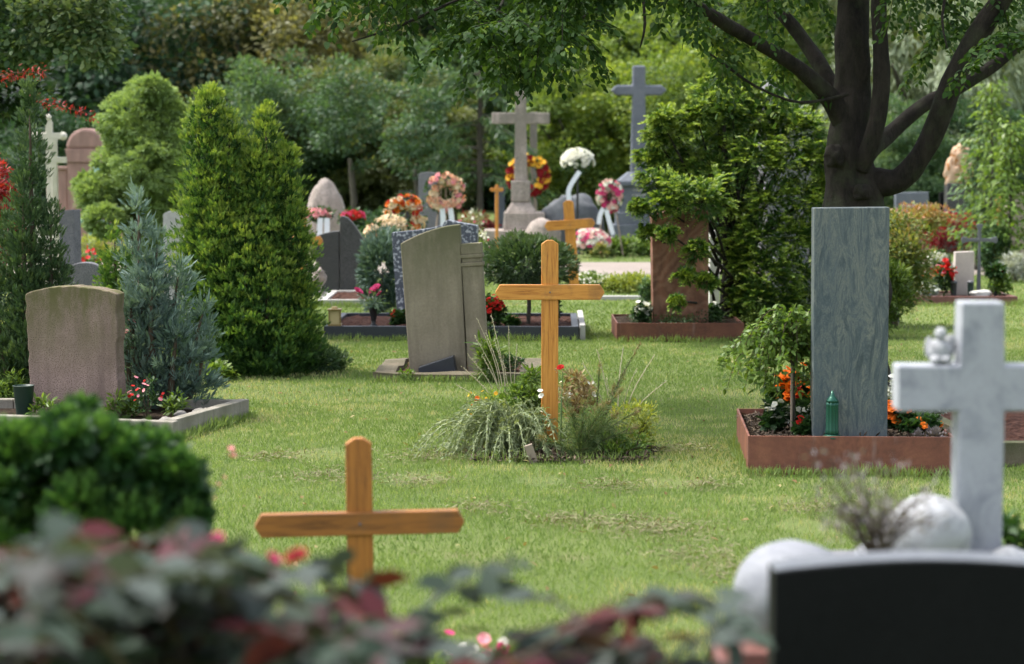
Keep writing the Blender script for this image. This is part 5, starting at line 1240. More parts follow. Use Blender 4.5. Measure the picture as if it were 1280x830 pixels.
heap('pink flower garland with white ribbons beside the rounded boulder headstone', 399, 268, 32, .34, .14, [('P_pink', 1)], 6, 44, rib=[[(402, 272), (401, 288), (402, 305)], [(410, 272), (410, 288), (409, 303)]])
leafy('gladiolus', 'tall white and pink flowering spikes right of the speckled headstone', 'flowers', 603, 25, .24, .80, 'L_fresh', 30, 14, .09, .12, .05, 171, 'gtwig', .5, None, [('P_white', 26, .02, 1), ('P_magenta', 10, .024, 2)])
leafy('flower_clump', 'pale green plants with white flowers left of the pale cross plinth', 'flowers', 590, 36, .5, .75, 'L_sage', 30, 26, .08, .14, .05, 172, 'gtwig', .5, None, [('P_white', 14, .03, 1), ('P_magenta', 6, .03, 1)])
# headstones in the far middle
slab('pale grey upright headstone behind the ring of salmon roses', 523, 550, 215, 41, 'midgr', 'arc', .2, 0, .05)
slab('small tan headstone right behind the grey one near the ring of roses', 535, 551, 211, 44, 'pinkst', 'flat', .2)
slab('dark low headstone left of the grey one behind the wreaths', 498, 516, 238, 43, 'darkst', 'flat', .2)
slab('dark blue headstone by the tiny wooden cross', 618, 631, 232, 43, 'darkcross', 'flat', .2)
# pale granite cross with plinth
Y = 38.5; s = M_(Y); z_ = lambda py: W(0, py, Y).z; X = W(651, 191, Y).x
t = thing('granite_cross', 'tall pale weathered granite cross on a stepped plinth in the middle background', 'stone cross', (X, Y, 0), 0, 'tall stone crosses')
MB().box(-.62, .55, -.35, .45, 0, z_(287)).build('base_step', MT['lightst'], t, bevel=.02)
MB().box(-.30, .42, -.25, .3, z_(287)-.002, z_(265), taper=.05).build('base_step', MT['lightst'], t, bevel=.02)
MB().box(-.26, .27, -.22, .22, z_(265)-.002, z_(252), taper=.45).build('base_step', MT['lightst'], t, bevel=.02)
MB().box(-.16, .16, -.14, .14, z_(252)-.002, z_(226)).build('shaft_block', MT['lightst'], t, bevel=.015)
w_ = .108; a_ = 36*s; zb_ = z_(148); q = 7*s
MB().prism([(-w_, z_(226)-.002), (w_, z_(226)-.002), (w_*.9, zb_-q), (a_, zb_-q), (a_, zb_+q), (w_*.9, zb_+q), (w_*.82, z_(114)), (-w_*.82, z_(114)), (-w_*.9, zb_+q), (-a_, zb_+q), (-a_, zb_-q), (-w_*.9, zb_-q)], -.09, .09).build('cross', MT['lightst'], t, bevel=.015)
o = MB().rock((0, 0, .2), (.28, .2, .35), 9, 3, .2).build('boulder', MT['lightst'], None, (W(678, 280, 37.6).x, 37.6, .03), smooth=True); tag_mesh(o, 'pale round boulder at the right foot of the pale granite cross', 'boulder')
o = MB().box(-.07, .07, 0, .14, 0, W(0, 140, 44).z).build('stone_post', MT['lightst'], None, (W(667, 191, 44).x, 44, 0), bevel=.01); tag_mesh(o, 'brownish stone post just right behind the pale granite cross', 'post')
# dark slate rock
o = MB().rock((0, 0, .35), (.52, .3, .62), 12, 4, .28).build('boulder', MT['slate'], None, (W(716, 280, 38).x, 38.6, 0), smooth=True); tag_mesh(o, 'large dark slate boulder between the two tall stone crosses', 'boulder')
# dark granite cross monument
Y = 38; s = M_(Y); z_ = lambda py: W(0, py, Y).z; X = W(798, 191, Y).x
t = thing('granite_cross', 'tall dark blue grey granite cross with pointed arms on an inscribed pedestal', 'stone cross', (X, Y, 0), 0, 'tall stone crosses')
MB().box(-.50, .50, -.4, .4, 0, z_(297)).build('base_step', MT['palekerb'], t, bevel=.015)
MB().box(-.42, .42, -.34, .34, z_(297)-.002, z_(280)).build('base_step', MT['darkcross'], t, bevel=.012)
MB().box(-.38, .38, -.30, .30, z_(280)-.002, z_(265)).build('base_step', MT['darkcross'], t, bevel=.012)
MB().box(-.33, .33, -.26, .26, z_(265)-.002, z_(232)).build('inscribed_block', MT['darkcross'], t, bevel=.01)
MB().box(-.40, .40, -.33, .33, z_(232)-.002, z_(226)).build('cornice', MT['darkcross'], t, bevel=.012)
MB().box(-.36, .36, -.28, .28, z_(226)-.002, z_(215), taper=.5).build('cornice', MT['darkcross'], t, bevel=.012)
ins = MB(); ri = random.Random(3)
for row, (n_, w_) in enumerate(((5, .035), (7, .03), (6, .03), (8, .028), (5, .028))):
    x = -n_*w_/2*1.1
    for k in range(n_):
        zc = z_(237)-row*.085; ins.box(x, x+w_*ri.uniform(.5, .85), -.263, -.2615, zc-.016, zc+.016); x += w_*1.15
ins.build('worn_inscription', MT['palekerb'], t)
w_ = 8*s; a_ = 35*s; zb_ = z_(113); q = 6.5*s; pp = .09
MB().prism([(-w_*1.25, z_(217)), (w_*1.25, z_(217)), (w_, zb_-q), (a_-pp, zb_-q), (a_, zb_), (a_-pp, zb_+q), (w_, zb_+q), (w_, z_(82)), (-w_, z_(82)), (-w_, zb_+q), (-a_+pp, zb_+q), (-a_, zb_), (-a_+pp, zb_-q), (-w_, zb_-q)], -.10, .10).build('cross', MT['darkcross'], t, bevel=.03)
# low plants before them
leafy('ground_shrub', 'leafy green ground shrub at the foot of the dark granite cross', 'shrub', 785, 36.3, .95, .28, 'L_fresh', 60, 40, .06, .6, 0, 181, d=.5, rc=.12)
leafy('ground_shrub', 'low reddish green plant right of the pink flower heap', 'shrub', 752, 35.6, .35, .22, 'L_autm', 26, 26, .05, .5, 0, 182)
leafy('low_hedge', 'low yellow green hedge beyond the bed of the red brown slab', 'hedge', 785, 26.8, .70, .20, 'L_yel', 70, 40, .04, .5, 0, 183, tint=.3, d=.5, rc=.09)
leafy('low_hedge', 'low mound of white flowering ground cover right of the leaning wooden cross', 'ground cover', 742, 27.4, .50, .19, 'L_fresh', 50, 40, .035, .6, 0, 184, d=.5, blm=[('P_white', 60, .018, 1)], rc=.07)
leafy('green_cushion', 'dark green cushion plant touching the left side of the red brown slab', 'shrub', 809, 23.5, .14, .38, 'L_bgmid', 26, 30, .035, .5, .02, 185)
leafy('low_hedge', 'pale flowering mat left of the topiary crown near the path', 'ground cover', 655, 29.3, 1.1, .24, 'L_sage', 60, 40, .04, .4, 0, 186, d=.7, blm=[('P_white', 50, .02, 1)], rc=.09)
bb = MB().box(-.35, .35, 0, .12, 0, .05).build('kerb_stone', MT['palekerb'], None, (W(782, 372, 25.4).x, 25.4, 0), bevel=.005); tag_mesh(bb, 'short pale kerb stone in the lawn before the yellow green hedge', 'kerb')
# a fringe of plants behind the path, left
for k, (px, Y, w, h, m, bl, lab) in enumerate(((430, 36.5, .9, .35, 'L_bgmid', [], 'low dark green shrub below the red flower bunch across the path'), (500, 38, 1.0, .4, 'L_fresh', [('P_white', 16, .03, 1)], 'fresh green plants across the path behind the leaning orange wreath'),
        (560, 36, .8, .32, 'L_sage', [('P_pink', 14, .03, 1)], 'grey green plants with pink flowers below the ring of salmon roses'), (700, 42, 1.6, .7, 'L_bgdark', [], 'dark shrub behind the slate boulder'), (470, 41, 1.4, .6, 'L_bgdark', [], 'dark shrub row behind the cream roses'),
        (1000, 34, 1.2, .6, 'L_bgdark', [], 'dark shrub behind the sloping grey monument'), (870, 36, 1.5, .6, 'L_bgdark', [], 'dark green shrub right behind the base of the dark granite cross'), (1060, 37, 1.6, .7, 'L_bgmid', [], 'green shrub behind the trunk of the forked tree'),
        (1165, 40, 1.5, .6, 'L_bgmid', [], 'green shrub row between the blue grey headstone and the dark pedestal'), (230, 36, 1.5, 1.0, 'L_bgdark', [], 'dark shrub right behind the pale rounded conifer'), (310, 37, 1.6, 1.1, 'L_bgdark', [], 'dark shrub behind the thuja'), (20, 36, 1.2, .9, 'L_bgmid', [], 'green shrub left of the pink monument'))):
    leafy('border_shrub', lab, 'shrub', px, Y, w, h, m, 60, 40, .08, .5, 0, 190+k, d=.6, blm=bl, rc=.14, group='shrubs across the path')

# ------------------------------------------------------------------ RIGHT BACK
Y = Gy(382); s = M_(Y); xa, xb = W(1145, 382, Y).x, W(1272, 382, Y).x
bed('grave_bed', 'small brown bordered bed with roses, pink stone and iron cross at right', xa, xb, Y, Y+1.0, .10, .06, 'redgran', 'soil', 0, .08)
MT_h = W(0, 314, Y+.45).z
slab('small pale pink upright stone next to the iron cross', 1196, 1220, 314, Y+.45, 'pinkw', 'flat', .1, zb=.08)
xc = W(1226, 191, Y+.5).x
t = thing('iron_cross', 'slim grey wrought iron cross with flared arms in the brown bordered bed', 'grave cross', (xc, Y+.5, .08))
hh = W(0, 281, Y+.5).z-.08; zb_ = W(0, 300, Y+.5).z-.08
P = []
def fl(L, w0, w1): return [(w0, L*.25), (w0*.9, L*.6), (w1, L), (w1*.3, L+.01), (-w1*.3, L+.01), (-w1, L), (-w0*.9, L*.6), (-w0, L*.25)]
for (L, ang) in ((hh-zb_, 0), (.19, 90), (.19, -90)):
    c_, s__ = cos(R(ang)), sin(R(ang))
    MB().prism([(x*c_-z*s__, x*s__+z*c_) for x, z in fl(L, .020, .038)+[(-.02, -.004), (.02, -.004)]], -.012, .012).build('arm', MT['iron'], t, bevel=.004).location = (0, 0, zb_)
MB().prism([(-.024, 0), (.024, 0), (.014, zb_*.8), (.014, zb_+.01), (-.014, zb_+.01), (-.014, zb_*.8)], -.013, .013).build('shaft', MT['iron'], t, bevel=.004)
MB().prism([(-.035, 0), (0, -.035), (.035, 0), (0, .035)], -.016, .016).build('centre_knot', MT['iron'], t, bevel=.004).location = (0, 0, zb_)
bego(1180, 365, Y+.35, .26, .38, 'L_dkleaf', [('P_red', 20, .034, 3), ('P_pink', 4, .024, 1)], 'red rose bush left of the small pale pink stone', 201, None, zb=.08)
bego(1160, 372, Y+.3, .20, .14, 'L_silver', [('P_white', 6, .015, 1)], 'silver grey cushion plant at the left end of the brown bordered bed', 202, None, zb=.08)
bego(1250, 368, Y+.45, .30, .26, 'L_fresh', [('P_red', 1, .03, 3)], 'green bush right of the iron cross', 203, None, zb=.08)
heap('single red rose standing above the green bush right of the iron cross', 1245, 338, Y+.45, .05, .05, [('P_red', 1)], 31, 4, .035, name='rose')
for px, lab in ((1192, 'black grave light left of the small pale pink stone'), (1213, 'dark green cone vase in front of the small pale pink stone')):
    p = W(px, 370, Y+.3); t = thing('grave_light', lab, 'grave light', (p.x, Y+.3, .08), 0, None)
    MB().lathe([(.032, 0), (.030, .01), (.034, .14), (.036, .15)], n=16).build('body', MT['darkp' if px == 1192 else 'greenp'], t, smooth=True); MB().lathe([(.038, .151), (.036, .165), (.01, .175)], n=16).build('lid', MT['iron'], t, smooth=True)
o = MB().rock((0, 0, .03), (.11, .06, .05), 6, 3, .4).build('white_rock', MT['white'], None, (W(1226, 368, Y+.25).x, Y+.25, .08), smooth=True); tag_mesh(o, 'small white rock at the foot of the iron cross', 'rock')
slab('blue grey headstone behind the orange tipped maple', 1122, 1163, 240, 37, 'darkcross', 'flat', .2, lean=-.02)
slab('pinkish low headstone in front of the blue grey one', 1128, 1165, 256, 34.6, 'pinkst', 'flat', .15)
slab('grey tan sandstone headstone cut by the right edge', 1260, 1292, 241, 31.5, 'tanst', 'flat', .16)
o = MB().box(-.045, .045, 0, .05, 0, W(0, 246, 36).z, taper=.1).build('wooden_post', MT['orange_v'], None, (W(1249, 191, 36).x, 36, 0), bevel=.012); tag_mesh(o, 'small tan wooden post behind the green shrub at right', 'post')
Y = 37.5; t = thing('stone_sculpture', 'carved tan flame like stone sculpture on a dark pedestal at right', 'sculpture', (W(1195, 191, Y).x, Y, 0))
MB().box(-.16, .16, -.15, .15, 0, W(0, 229, Y).z).build('pedestal', MT['darkst'], t, bevel=.01)
z0 = W(0, 229, Y).z
bb = MB(); bb.rock((-.02, 0, z0+.18), (.17, .12, .24), 3, 4, .35, 1, 1.6); bb.rock((.07, 0, z0+.40), (.15, .11, .24), 8, 4, .35, 1, 1.8); bb.rock((.14, .02, z0+.22), (.14, .1, .22), 5, 4, .4, 1, 1.8)
bb.build('carving', MT['tan'], t, smooth=True)
slab('black narrow stone just left of the dark pedestal', 1176, 1184, 240, 38, 'black', 'flat', .15)
heap('white flower bowl under the red maple', 1172, 324, 31.5, .30, .16, [('P_white', 1)], 33, 30)
leafy('orange_bedding', 'low orange red bedding flowers under the maples near the path', 'flowers', 1170, 29.3, .75, .12, 'L_dkleaf', 30, 20, .04, .6, 0, 210, d=.3, blm=[('P_orange', 46, .024, 1), ('P_red', 20, .02, 1)])
o = MB().box(-.07, .07, 0, .4, 0, .16).build('kerb_stone', MT['midgr'], None, (W(1113, 402, 22).x, 21.9, 0), bevel=.01); tag_mesh(o, 'small dark kerb block just right of the tall slab', 'kerb')

# ------------------------------------------------------------------ OVERGROWN MOUND
MY = 12.4
t_ = [] 
b_ = bmesh.new(); cs = W(700, 575, 12.35)
V = [b_.verts.new((cs.x+.56*cos(a)*(1+.15*mnoise.noise(Vector((cos(a)*2, sin(a)*2, 0)))), 12.5+.48*sin(a)*(1+.2*mnoise.noise(Vector((cos(a)*2, sin(a)*2, 5)))), .012)) for a in np.linspace(0, 2*pi, 48, endpoint=False)]
b_.faces.new(V); bmesh.ops.poke(b_, faces=b_.faces[:])
for v in b_.verts:
    if len(v.link_edges) > 10: v.co.z = .07
me = bpy.data.meshes.new('soil'); b_.to_mesh(me); b_.free(); o = link('soil', me, MT['soil']); props(o, 'dark soil mound under the overgrown plants at the middle cross', 'soil', kind='structure')
chips(cs.x, 11.98, .95, .5, .015, 2600, 'dry plant litter at the front of the overgrown mound')
def arcs(name, label, cat, px, Y, n, L, spread, mat, leaf, lw, nleaf, seed, droop=1.0, stemw=.0016, tint=.5, bias=(0, 0), stem='gtwig', up=1.0, zb=.02, brk=0):
    p = W(px, 191, Y); t = thing(name, label, cat, (p.x, Y, zb)); g = np.random.default_rng(seed); st = MB(); lf = Lf(fold=.1)
    for k in range(n):
        a = g.uniform(0, 2*pi); l = L*g.uniform(.55, 1.1); hx = spread*g.uniform(.3, 1)
        d_ = np.array([cos(a)+bias[0], .7*sin(a)+bias[1], 0]); r0 = g.normal(size=2)*.05
        pts = [Vector((r0[0], r0[1], 0)), Vector((r0[0]+d_[0]*hx*.35, r0[1]+d_[1]*hx*.35, l*.7*up)), Vector((r0[0]+d_[0]*hx*.75, r0[1]+d_[1]*hx*.75, l*.8*up-droop*.12*l)), Vector((r0[0]+d_[0]*hx*1.1, r0[1]+d_[1]*hx*1.1, max(.02, l*.75*up-droop*.62*l)))]
        st.tube(pts, [stemw*1.3, stemw, stemw*.8, stemw*.4], 4, sub=4); P, _ = spline(pts, 1, max(3, nleaf//3)); P = np.array([q[:] for q in P]); D = np.gradient(P, axis=0)
        for rep in range(2):
            m = len(P); lf.add(P, nrm(D)*1.0+g.normal(size=(m, 3))*.55, rv(m, g), leaf*(.6+.7*g.random(m)), lw, tint+.15*g.normal(size=m)+g.normal()*.08)
    st.build('stems', MT[stem], t); lf.build('foliage', MT[mat], t); return t
arcs('catmint', 'arching pale sage green stems spilling over the left side of the mound', 'perennial', 634, 12.3, 125, .34, .38, 'L_sage', .028, .0085, 40, 301, 1.1, bias=(-.25, -.25), stemw=.0026, stem='sagestem')
arcs('catmint', 'smaller darker arching clump right of the middle cross post', 'perennial', 740, 12.3, 40, .22, .24, 'L_fern', .030, .005, 34, 302, .9, bias=(.1, -.2))
def fronds(label, px, Y, specs, seed):
    p = W(px, 191, Y); t = thing('broom', label, 'perennial', (p.x, Y, .02)); g = np.random.default_rng(seed); st = MB(); lf = Lf(fold=.1)
    for (dx, dz, wd) in specs:
        e = Vector((dx, g.normal()*.08, dz)); pts = [Vector((0, 0, 0)), e*.5+Vector((-dx*.08, 0, dz*.06)), e]
        st.tube(pts, [.004, .003, .001], 5); P, _ = spline(pts, 1, 30); 
        for i, q in enumerate(P[6:]):
            f = i/len(P); m = 8; d_ = np.array(e.normalized()[:]); w_ = wd*(1-.75*f)+.01
            lf.add(np.array([q[:]]*m)+g.normal(size=(m, 3))*.004, d_*1.2+g.normal(size=(m, 3))*.75, rv(m, g), w_*(.6+.6*g.random(m)), .0032, .35+.2*g.normal(size=m)+.45*(f > .7))
    st.build('stems', MT['twig'], t); lf.build('foliage', MT['L_fern'], t)
fronds('feathery green broom plant fanning out right of the middle cross', 726, 12.1, [(-.22, .12, .05), (-.08, .32, .06), (.02, .30, .07), (.14, .30, .07), (.22, .36, .06), (.20, .24, .07), (.32, .24, .06), (.30, .16, .06), (.10, .26, .07), (-.05, .25, .07)], 303)
fronds('taller thin brown tipped broom stems at the right of the mound', 745, 12.3, [(.10, .38, .03), (.24, .60, .025), (.16, .44, .025), (.02, .50, .02)], 304)
leafy('dried_bouquet', 'withered brown and cream flowers right of the middle cross post', 'flowers', 722, 12.55, .22, .46, 'L_dry', 34, 26, .032, .4, .12, 305, 'drystem', .5, None, [('P_white', 12, .013, 1)])
leafy('rose_bloom', 'single faded red rose leaning on the middle cross post', 'flowers', 701, 12.35, .03, .48, 'L_dry', 3, 5, .02, .4, .44, 306, 'gtwig', .5, None, [('P_red', 2, .022, 3)], nst=1)
leafy('golden_shrub', 'yellow green small leaved shrub at the right end of the mound', 'shrub', 795, 12.5, .30, .32, 'L_yel', 44, 24, .026, .45, .0, 307, tint=.40, rc=.07)
leafy('golden_shrub', 'sparse low green shrub in front of the yellow green one', 'shrub', 775, 12.15, .32, .16, 'L_fresh', 30, 24, .03, .4, .0, 308)
leafy('leafy_weed', 'fresh green leafy weeds behind the sage green stems', 'weed', 640, 12.75, .40, .36, 'L_fresh', 60, 26, .035, .35, .02, 309, 'gtwig')
leafy('leafy_weed', 'taller green weeds just left of the middle cross post', 'weed', 665, 12.7, .2, .46, 'L_fresh', 30, 24, .05, .28, .05, 310, 'gtwig', blm=[('P_white', 4, .012, 1)])
leafy('yellow_weed', 'yellow flowering weeds at the left end of the mound', 'weed', 605, 12.6, .22, .36, 'L_yel', 26, 22, .025, .35, .02, 311, 'gtwig', blm=[('P_yellow', 8, .012, 1)])
leafy('orange_flower', 'single orange flower standing at the left of the mound', 'flowers', 593, 12.5, .03, .38, 'L_fresh', 4, 6, .03, .3, .1, 312, 'gtwig', blm=[('P_orange', 3, .018, 2)], nst=1)
leafy('pansy', 'small white and violet flower at the left side of the middle cross post', 'flowers', 676, 12.3, .04, .34, 'L_fresh', 4, 6, .03, .3, .1, 313, 'gtwig', blm=[('P_white', 3, .016, 1)], nst=1)
def seedstems(label, px, Y, specs, zb=0):
    p = W(px, 191, Y); t = thing('seed_stems', label, 'dry grass', (p.x, Y, zb)); st = MB(); lf = Lf(fold=.1)
    for k, (dx, dz) in enumerate(specs):
        e = Vector((dx, random.gauss(0, .04), dz)); pts = [Vector((dx*.15+random.gauss(0, .02), 0, 0)), e*.55+Vector((-dx*.12, 0, .02)), e]
        st.tube(pts, [.0030, .0026, .0018], 4); P, _ = spline(pts, 1, 26)
        for q in P[int(len(P)*.62)::2]:
            lf.add(np.array([q[:]]*2)+rng.normal(size=(2, 3))*.003, np.array(e.normalized()[:])+rng.normal(size=(2, 3))*.3, rv(2), .010, .0045, .6+.3*rng.random(2))
    st.build('stems', MT['drystem'], t); lf.build('seed_heads', leafmat('pale_seed_heads', [(.4, .36, .26), (.62, .6, .5)], .8, .3), t)
seedstems('thin pale dry seed stems rising in front of the beige headstone', 640, 13.0, [(-.21, .60), (-.25, .50), (-.15, .62), (-.10, .58), (-.02, .66), (-.28, .42), (-.32, .32), (-.17, .48), (.03, .55), (-.05, .45), (-.12, .72), (-.2, .70)])
seedstems('thin curling dry stems rising behind the broom at the right of the mound', 770, 12.6, [(.05, .55), (.22, .52), (-.1, .55), (.12, .45), (-.18, .48), (.28, .38), (-.05, .40)])
o = MB().box(-.022, .022, -.008, .008, 0, .11).build('marker_stub', MT['greywood'], None, (W(668, 570, 12.0).x, 12.0, .0), bevel=.003); o.rotation_euler = (R(8), R(-18), 0); tag_mesh(o, 'little tilted grey wooden marker at the front of the mound', 'marker')
leafy('tall_lily', 'upright lance leaved green plant at the right foot of the beige headstone', 'perennial', 608, 16.3, .16, .36, 'L_fresh', 26, 18, .08, .18, .0, 320, 'gtwig')
leafy('dark_shrublet', 'dark little shrub beside the column of the beige headstone', 'shrub', 610, 16.9, .14, .42, 'L_darkcon', 26, 30, .03, .4, .0, 321)
leafy('dark_shrublet', 'low dark plants inside the mossy border right of the beige headstone', 'shrub', 630, 16.95, .30, .13, 'L_dkleaf', 26, 30, .03, .4, .0, 322)
leafy('small_fern', 'small green leaves growing out of the mossy border left of the wedge', 'weed', 507, 16.35, .1, .08, 'L_fresh', 8, 16, .03, .5, .0, 323)
leafy('small_fern', 'low green leaves at the left foot of the thuja', 'weed', 268, 16.4, .3, .12, 'L_fresh', 26, 24, .04, .5, .0, 324)

# ------------------------------------------------------------------ RIGHT FOREGROUND
# black headstone
Y = 4.0; s = M_(Y); x0 = W(968, 720, Y).x; x1 = x0+398*s; hw = (x1-x0)/2; zc_ = W(0, 715, Y).z; zt_ = W(0, 701, Y).z
pts = [(-hw, 0), (hw, 0)]+[(hw*(1-2*k/24), zc_+(zt_-zc_)*sin(pi*k/24)**.9) for k in range(25)]
t = thing('black_headstone', 'blurred black headstone with a shallow arched top in the right foreground', 'headstone', ((x0+x1)/2, Y, 0), R(0))
MB().prism(pts, 0, .10).build('slab', MT['black'], t, bevel=.004)
pts2 = [(hw*(1-2*k/24)*.995, zc_+(zt_-zc_)*sin(pi*k/24)**.9+.002) for k in range(25)]
MB().prism(pts2[::1]+[(x, z-.006) for x, z in pts2[::-1]], .004, .096).build('sky_reflection_edge', MT['blacktop'], t)  # pale strip along the top, reflected sky put into its colour
# marble cross
Y = 5.6; s = M_(Y); z_ = lambda py: W(0, py, Y).z; X = W(1228, 500, Y).x
PL = .61
o = MB().box(-.42, .42, -.26, .26, 0, PL).build('granite_plinth', MT['midgr'], None, (X-.05, 5.65, 0), bevel=.01); tag_mesh(o, 'grey granite plinth under the marble cross, behind the black headstone', 'plinth')
t = thing('marble_cross', 'blurred white marble cross at right above the black headstone', 'stone cross', (X, Y+.05, PL), 0)
w_ = 29*s; a_ = 106*s; zb_ = z_(486)-PL; q = 29*s; hh = z_(378)-PL
MB().prism([(-w_, 0), (w_, 0), (w_, zb_-q), (a_, zb_-q), (a_, zb_+q), (w_*.98, zb_+q), (w_*.93, hh), (-w_*.93, hh), (-w_*.98, zb_+q), (-a_, zb_+q), (-a_, zb_-q), (-w_, zb_-q)], -.045, .045).build('cross', MT['marble'], t, bevel=.006)
# small angel figurine on the arm
t = thing('angel_figurine', 'tiny pale stone angel figure sitting on the left arm of the marble cross', 'figurine', (W(1179, 458, Y).x, Y+.045, z_(457)+.0))
b2 = MB(); b2.rock((0, 0, .030), (.030, .024, .034), 2, 3, .12); b2.rock((0, -.005, .075), (.0155, .015, .0175), 1, 3, .05); b2.rock((-.012, -.018, .012), (.016, .018, .012), 3, 2, .1); b2.rock((.012, -.018, .012), (.016, .018, .012), 4, 2, .1); b2.rock((0, -.003, .060), (.012, .011, .014), 5, 2, .05)
b2.build('body', MT['marble2'], t, smooth=True)
w2 = MB(); w2.rock((.028, .012, .045), (.014, .008, .030), 6, 3, .15); w2.rock((-.024, .012, .040), (.012, .008, .028), 7, 3, .15); w2.build('wings', MT['marble2'], t, smooth=True)
# marble boulders around
def ball(label, px, py, Y, r, mat, zf=1.0, amp=.04, seed=1, zfloor=None, name='marble_boulder'):
    c = W(px, py, Y); o = MB().rock((0, 0, 0), (r, r, r*zf), seed, 4, amp).build(name, MT[mat], None, (c.x, Y, c.z), smooth=True); return tag_mesh(o, label, 'boulder', 'white marble boulders')
ball('smooth round white marble ball on the red granite block left of the black headstone', 992, 742, 5.0, 75*M_(5.0), 'marble3', .9, .04, 2)
ball('rough white marble boulder at the left foot of the marble cross', 1158, 668, 5.52, 56*M_(5.5), 'marble2', .93, .10, 5)
ball('small pale marble boulder between the marble ball and the rough boulder', 1106, 700, 5.58, 38*M_(5.5), 'marble', .8, .08, 6)
ball('small brownish marble boulder at the right foot of the marble cross', 1262, 705, 5.55, 26*M_(5.5), 'marble2', .9, .1, 7)
zr = W(0, 742, 5.0).z-75*M_(5)*.9+.012
p = W(975, 800, 5.0)
t = thing('red_granite_block', 'stepped red granite block carrying the round marble ball', 'grave base', (W(990, 800, 5).x, 5.0, 0))
MB().box(-.17, .17, -.14, .16, 0, zr-.035).build('block', MT['redgran'], t, bevel=.006); MB().box(-.15, .15, -.12, .14, zr-.036, zr).build('top_step', MT['redgran'], t, bevel=.006)
# grey dry shrub in front of boulders
def dryshrub():
    Y = 4.75; s = M_(Y); p = W(1094, 690, Y); t = thing('dry_shrub', 'blurred grey dry twiggy shrub in front of the marble boulders', 'shrub', (p.x, Y, 0))
    g = np.random.default_rng(91); st = MB(); lf = Lf(fold=.1); zt = W(0, 690, Y).z
    st.tube([(0, 0, 0), (.005, 0, zt*.6), (0, 0, zt)], [.010, .009, .008], 6)
    for k in range(46):
        a = g.uniform(0, 2*pi); L = g.uniform(.05, .17); up = g.uniform(.05, .2)
        e = Vector((cos(a)*L*1.0-.01, sin(a)*L*.6, zt+up)); st.tube([(0, 0, zt-.06+.002*k), Vector((e.x*.4, e.y*.4, zt+up*.5)), e], [.0035, .0025, .001], 4)
        m = 16; s_ = g.uniform(.35, 1.1, (m, 1)); P = np.array([0, 0, zt])*(1-s_)+np.array(e[:])*s_+g.normal(size=(m, 3))*.012
        lf.add(P, g.normal(size=(m, 3))+np.array([0, 0, .5]), rv(m, g), .018, .006, g.random(m))
    st.build('twigs', MT['twig'], t); lf.build('foliage', MT['L_greytw'], t)
dryshrub()
leafy('red_rose', 'red rose bloom at the right edge beside the marble cross', 'rose', 1278, 6.3, .10, .72, 'L_dkleaf', 12, 14, .05, .5, .2, 330, 'gtwig', .5, None, [('P_red', 3, .04, 3)])
# foxglove like stem by the dwarf cypress
Y = 5.6; p = W(262, 700, Y); t = thing('pink_flower_stalk', 'thin stalk with small pale pink blossoms right of the dwarf cypress', 'flowers', (p.x, Y, 0))
e1 = W(262, 650, Y)-Vector((p.x, Y, 0)); e2 = W(289, 562, Y)-Vector((p.x, Y, 0))
MB().tube([(0, 0, 0), e1*.6, e1, (e1+e2)*.5+Vector((-.005, 0, 0)), e2], [.004, .004, .003, .002, .0015], 5).build('stem', MT['gtwig'], t)
bl = Lf(hexa=True); cc = [e2, e2+Vector((.002, 0, -.02)), e2+Vector((.004, 0, -.01))]+[e1.lerp(e2, f)+Vector((.004*(-1)**int(f*10), 0, 0)) for f in (.1, .3, .5, .6)]
blooms(bl, [c_[:] for c_ in cc], np.array([.011, .011, .010, .007, .007, .006, .006]), None, 5, 2); bl.build('blossoms', MT['P_pink'], t)
lf = Lf(hexa=True); pz = np.array([e1[:]])*rng.uniform(.3, 1.05, (26, 1)); lf.add(pz, rng.normal(size=(26, 3)), rv(26), .04, .014, rng.random(26)); lf.build('leaves', MT['L_dkleaf'], t)

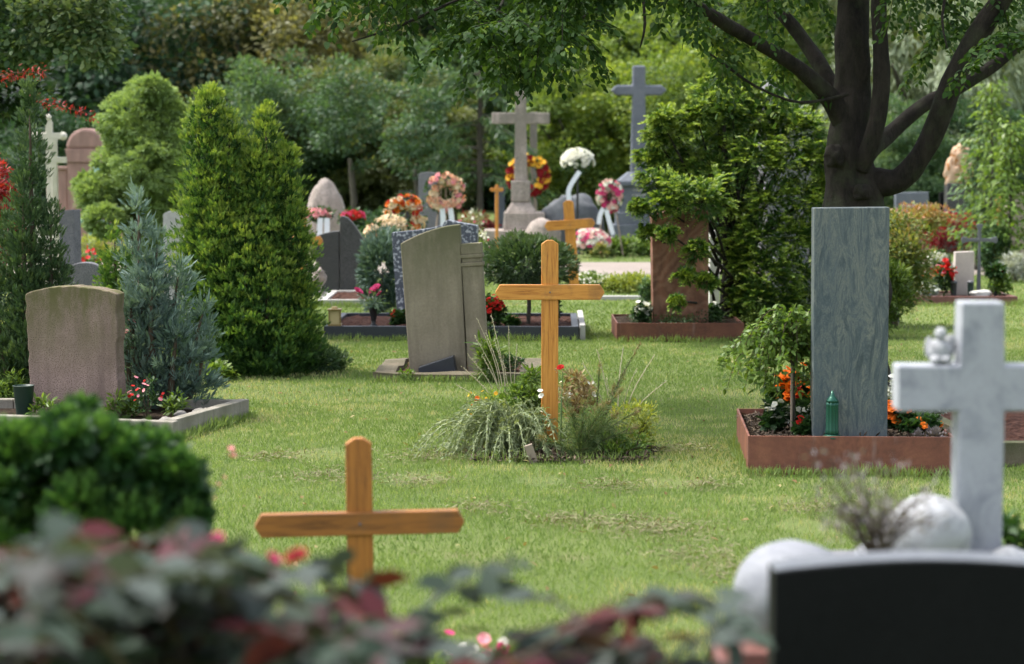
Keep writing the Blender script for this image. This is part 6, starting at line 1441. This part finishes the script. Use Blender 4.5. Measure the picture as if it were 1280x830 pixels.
# ------------------------------------------------------------------ FOREGROUND ROSE BUSH
def rosebush():
    t = thing('rose_bush', 'strongly blurred rose bush with grey green and maroon leaves filling the lower left foreground', 'rose bush', (-.42, 3.35, 0))
    g = np.random.default_rng(99); st = MB(); lf = Lf(hexa=True, fold=.12, curl=.12)
    env = [(-60, 690), (0, 680), (90, 675), (180, 678), (250, 690), (310, 750), (360, 765), (450, 790), (560, 775), (650, 785), (720, 785), (800, 780), (860, 785), (900, 820)]
    ey = lambda x: float(np.interp(x, [e[0] for e in env], [e[1] for e in env]))
    def cane(px, py, Y, dens=5, tt=None, tail=.35):
        tip = W(px, py, Y)-Vector((-.42, 3.35, 0)); base = Vector((g.normal()*.09, g.normal()*.07, 0))
        mid = Vector((base.x+(tip.x-base.x)*.35, base.y+(tip.y-base.y)*.4, tip.z*.72)); m2 = mid.lerp(tip, .6)+Vector((0, 0, .06))
        pts = [base, mid, m2, tip]; st.tube(pts, [.005, .0042, .003, .0015], 6, sub=4); P, _ = spline(pts, 1, 10)
        P = P[int(len(P)*(1-tail)):]
        for i, q in enumerate(P):
            if i % 2 and g.random() < .5: continue
            a = i*2.4+g.normal()*.3; rd = Vector((cos(a), sin(a), .25)).normalized(); rl = .095*g.uniform(.7, 1.15)
            rad = (q+rd*rl*.5+Vector((0, 0, .01)), q+rd*rl)
            st.tube([q, rad[0], rad[1]], [.0014, .001, .0007], 4, sub=2)
            sd_ = rd.cross(Vector((0, 0, 1))).normalized(); ct = g.choice([.12, .25, .38, .45, .62, .85], p=[.16, .24, .22, .14, .12, .12]) if tt is None else tt
            for (f, sg) in ((.45, -1), (.45, 1), (.8, -1), (.8, 1), (1.0, 0)):
                bp = np.array([(q+rd*rl*f)[:]]); A = np.array([(rd*(.5 if sg else 1)+sd_*sg)[:]])+g.normal(size=(1, 3))*.22+np.array([[0, 0, -.2]])
                l = .070*g.uniform(.7, 1.25); lf.add(bp, A, np.array([[0, 0, 1.]])+g.normal(size=(1, 3))*.45, l, l*.62, ct+g.normal()*.05)
    for k in range(42):
        x = g.uniform(-60, 420); e = ey(x); y = e+12+abs(g.normal())*70; cane(x, y, 3.35+g.normal()*.28)
    for k in range(15):
        x = g.uniform(390, 880); e = ey(x); cane(x, e+26+abs(g.normal())*55, 3.3+g.normal()*.18, tail=.22)
    for x, y in ((592, 706), (570, 728), (355, 706), (840, 745), (800, 760), (740, 765), (880, 790), (500, 770), (390, 745), (230, 700), (120, 690), (30, 690)): cane(x, y+8, 3.4+g.normal()*.1, tail=.10)
    st.build('canes', MT['twig'], t); lf.build('leaves', MT['L_rose'], t)
    bl = Lf(hexa=True); C = [(W(x, y, 3.7)-Vector((-.42, 3.35, 0)))[:] for x, y in ((262, 712), (256, 703), (272, 676), (248, 705), (450, 780), (340, 700))]; blooms(bl, C, .018, None, 6, 3); bl.build('blossoms', MT['P_magenta'], t)
    bl = Lf(hexa=True); C = [(W(x, y, 3.55)-Vector((-.42, 3.35, 0)))[:] for x, y in ((300, 700), (372, 700), (330, 725), (360, 720))]; blooms(bl, C, .02, None, 6, 2); bl.build('blossoms', MT['P_dkred'], t)
rosebush()
for k, (px, py, w, mb, lab) in enumerate(((600, 815, .22, [('P_pink', 14, .02, 1), ('P_white', 12, .018, 1)], 'pink and white small flowers at the foot of the foreground cross'), (545, 800, .22, [('P_magenta', 8, .02, 1), ('P_white', 8, .015, 1)], 'magenta and white flowers just right of the foreground cross post'), (430, 812, .2, [('P_red', 9, .022, 2)], 'red flowers left below the foreground cross'), (640, 822, .2, [('P_magenta', 8, .02, 2)], 'magenta flowers right of the pink and white ones at the bottom edge'))):
    q = W(px, py, 6.6); leafy('bedding_plant', lab, 'flowers', px, 6.5, w, max(.12, q.z+.05), 'L_fresh', 26, 20, .03, .5, 0, 340+k, 'gtwig', .5, None, mb, 'bedding flowers at the foreground cross')
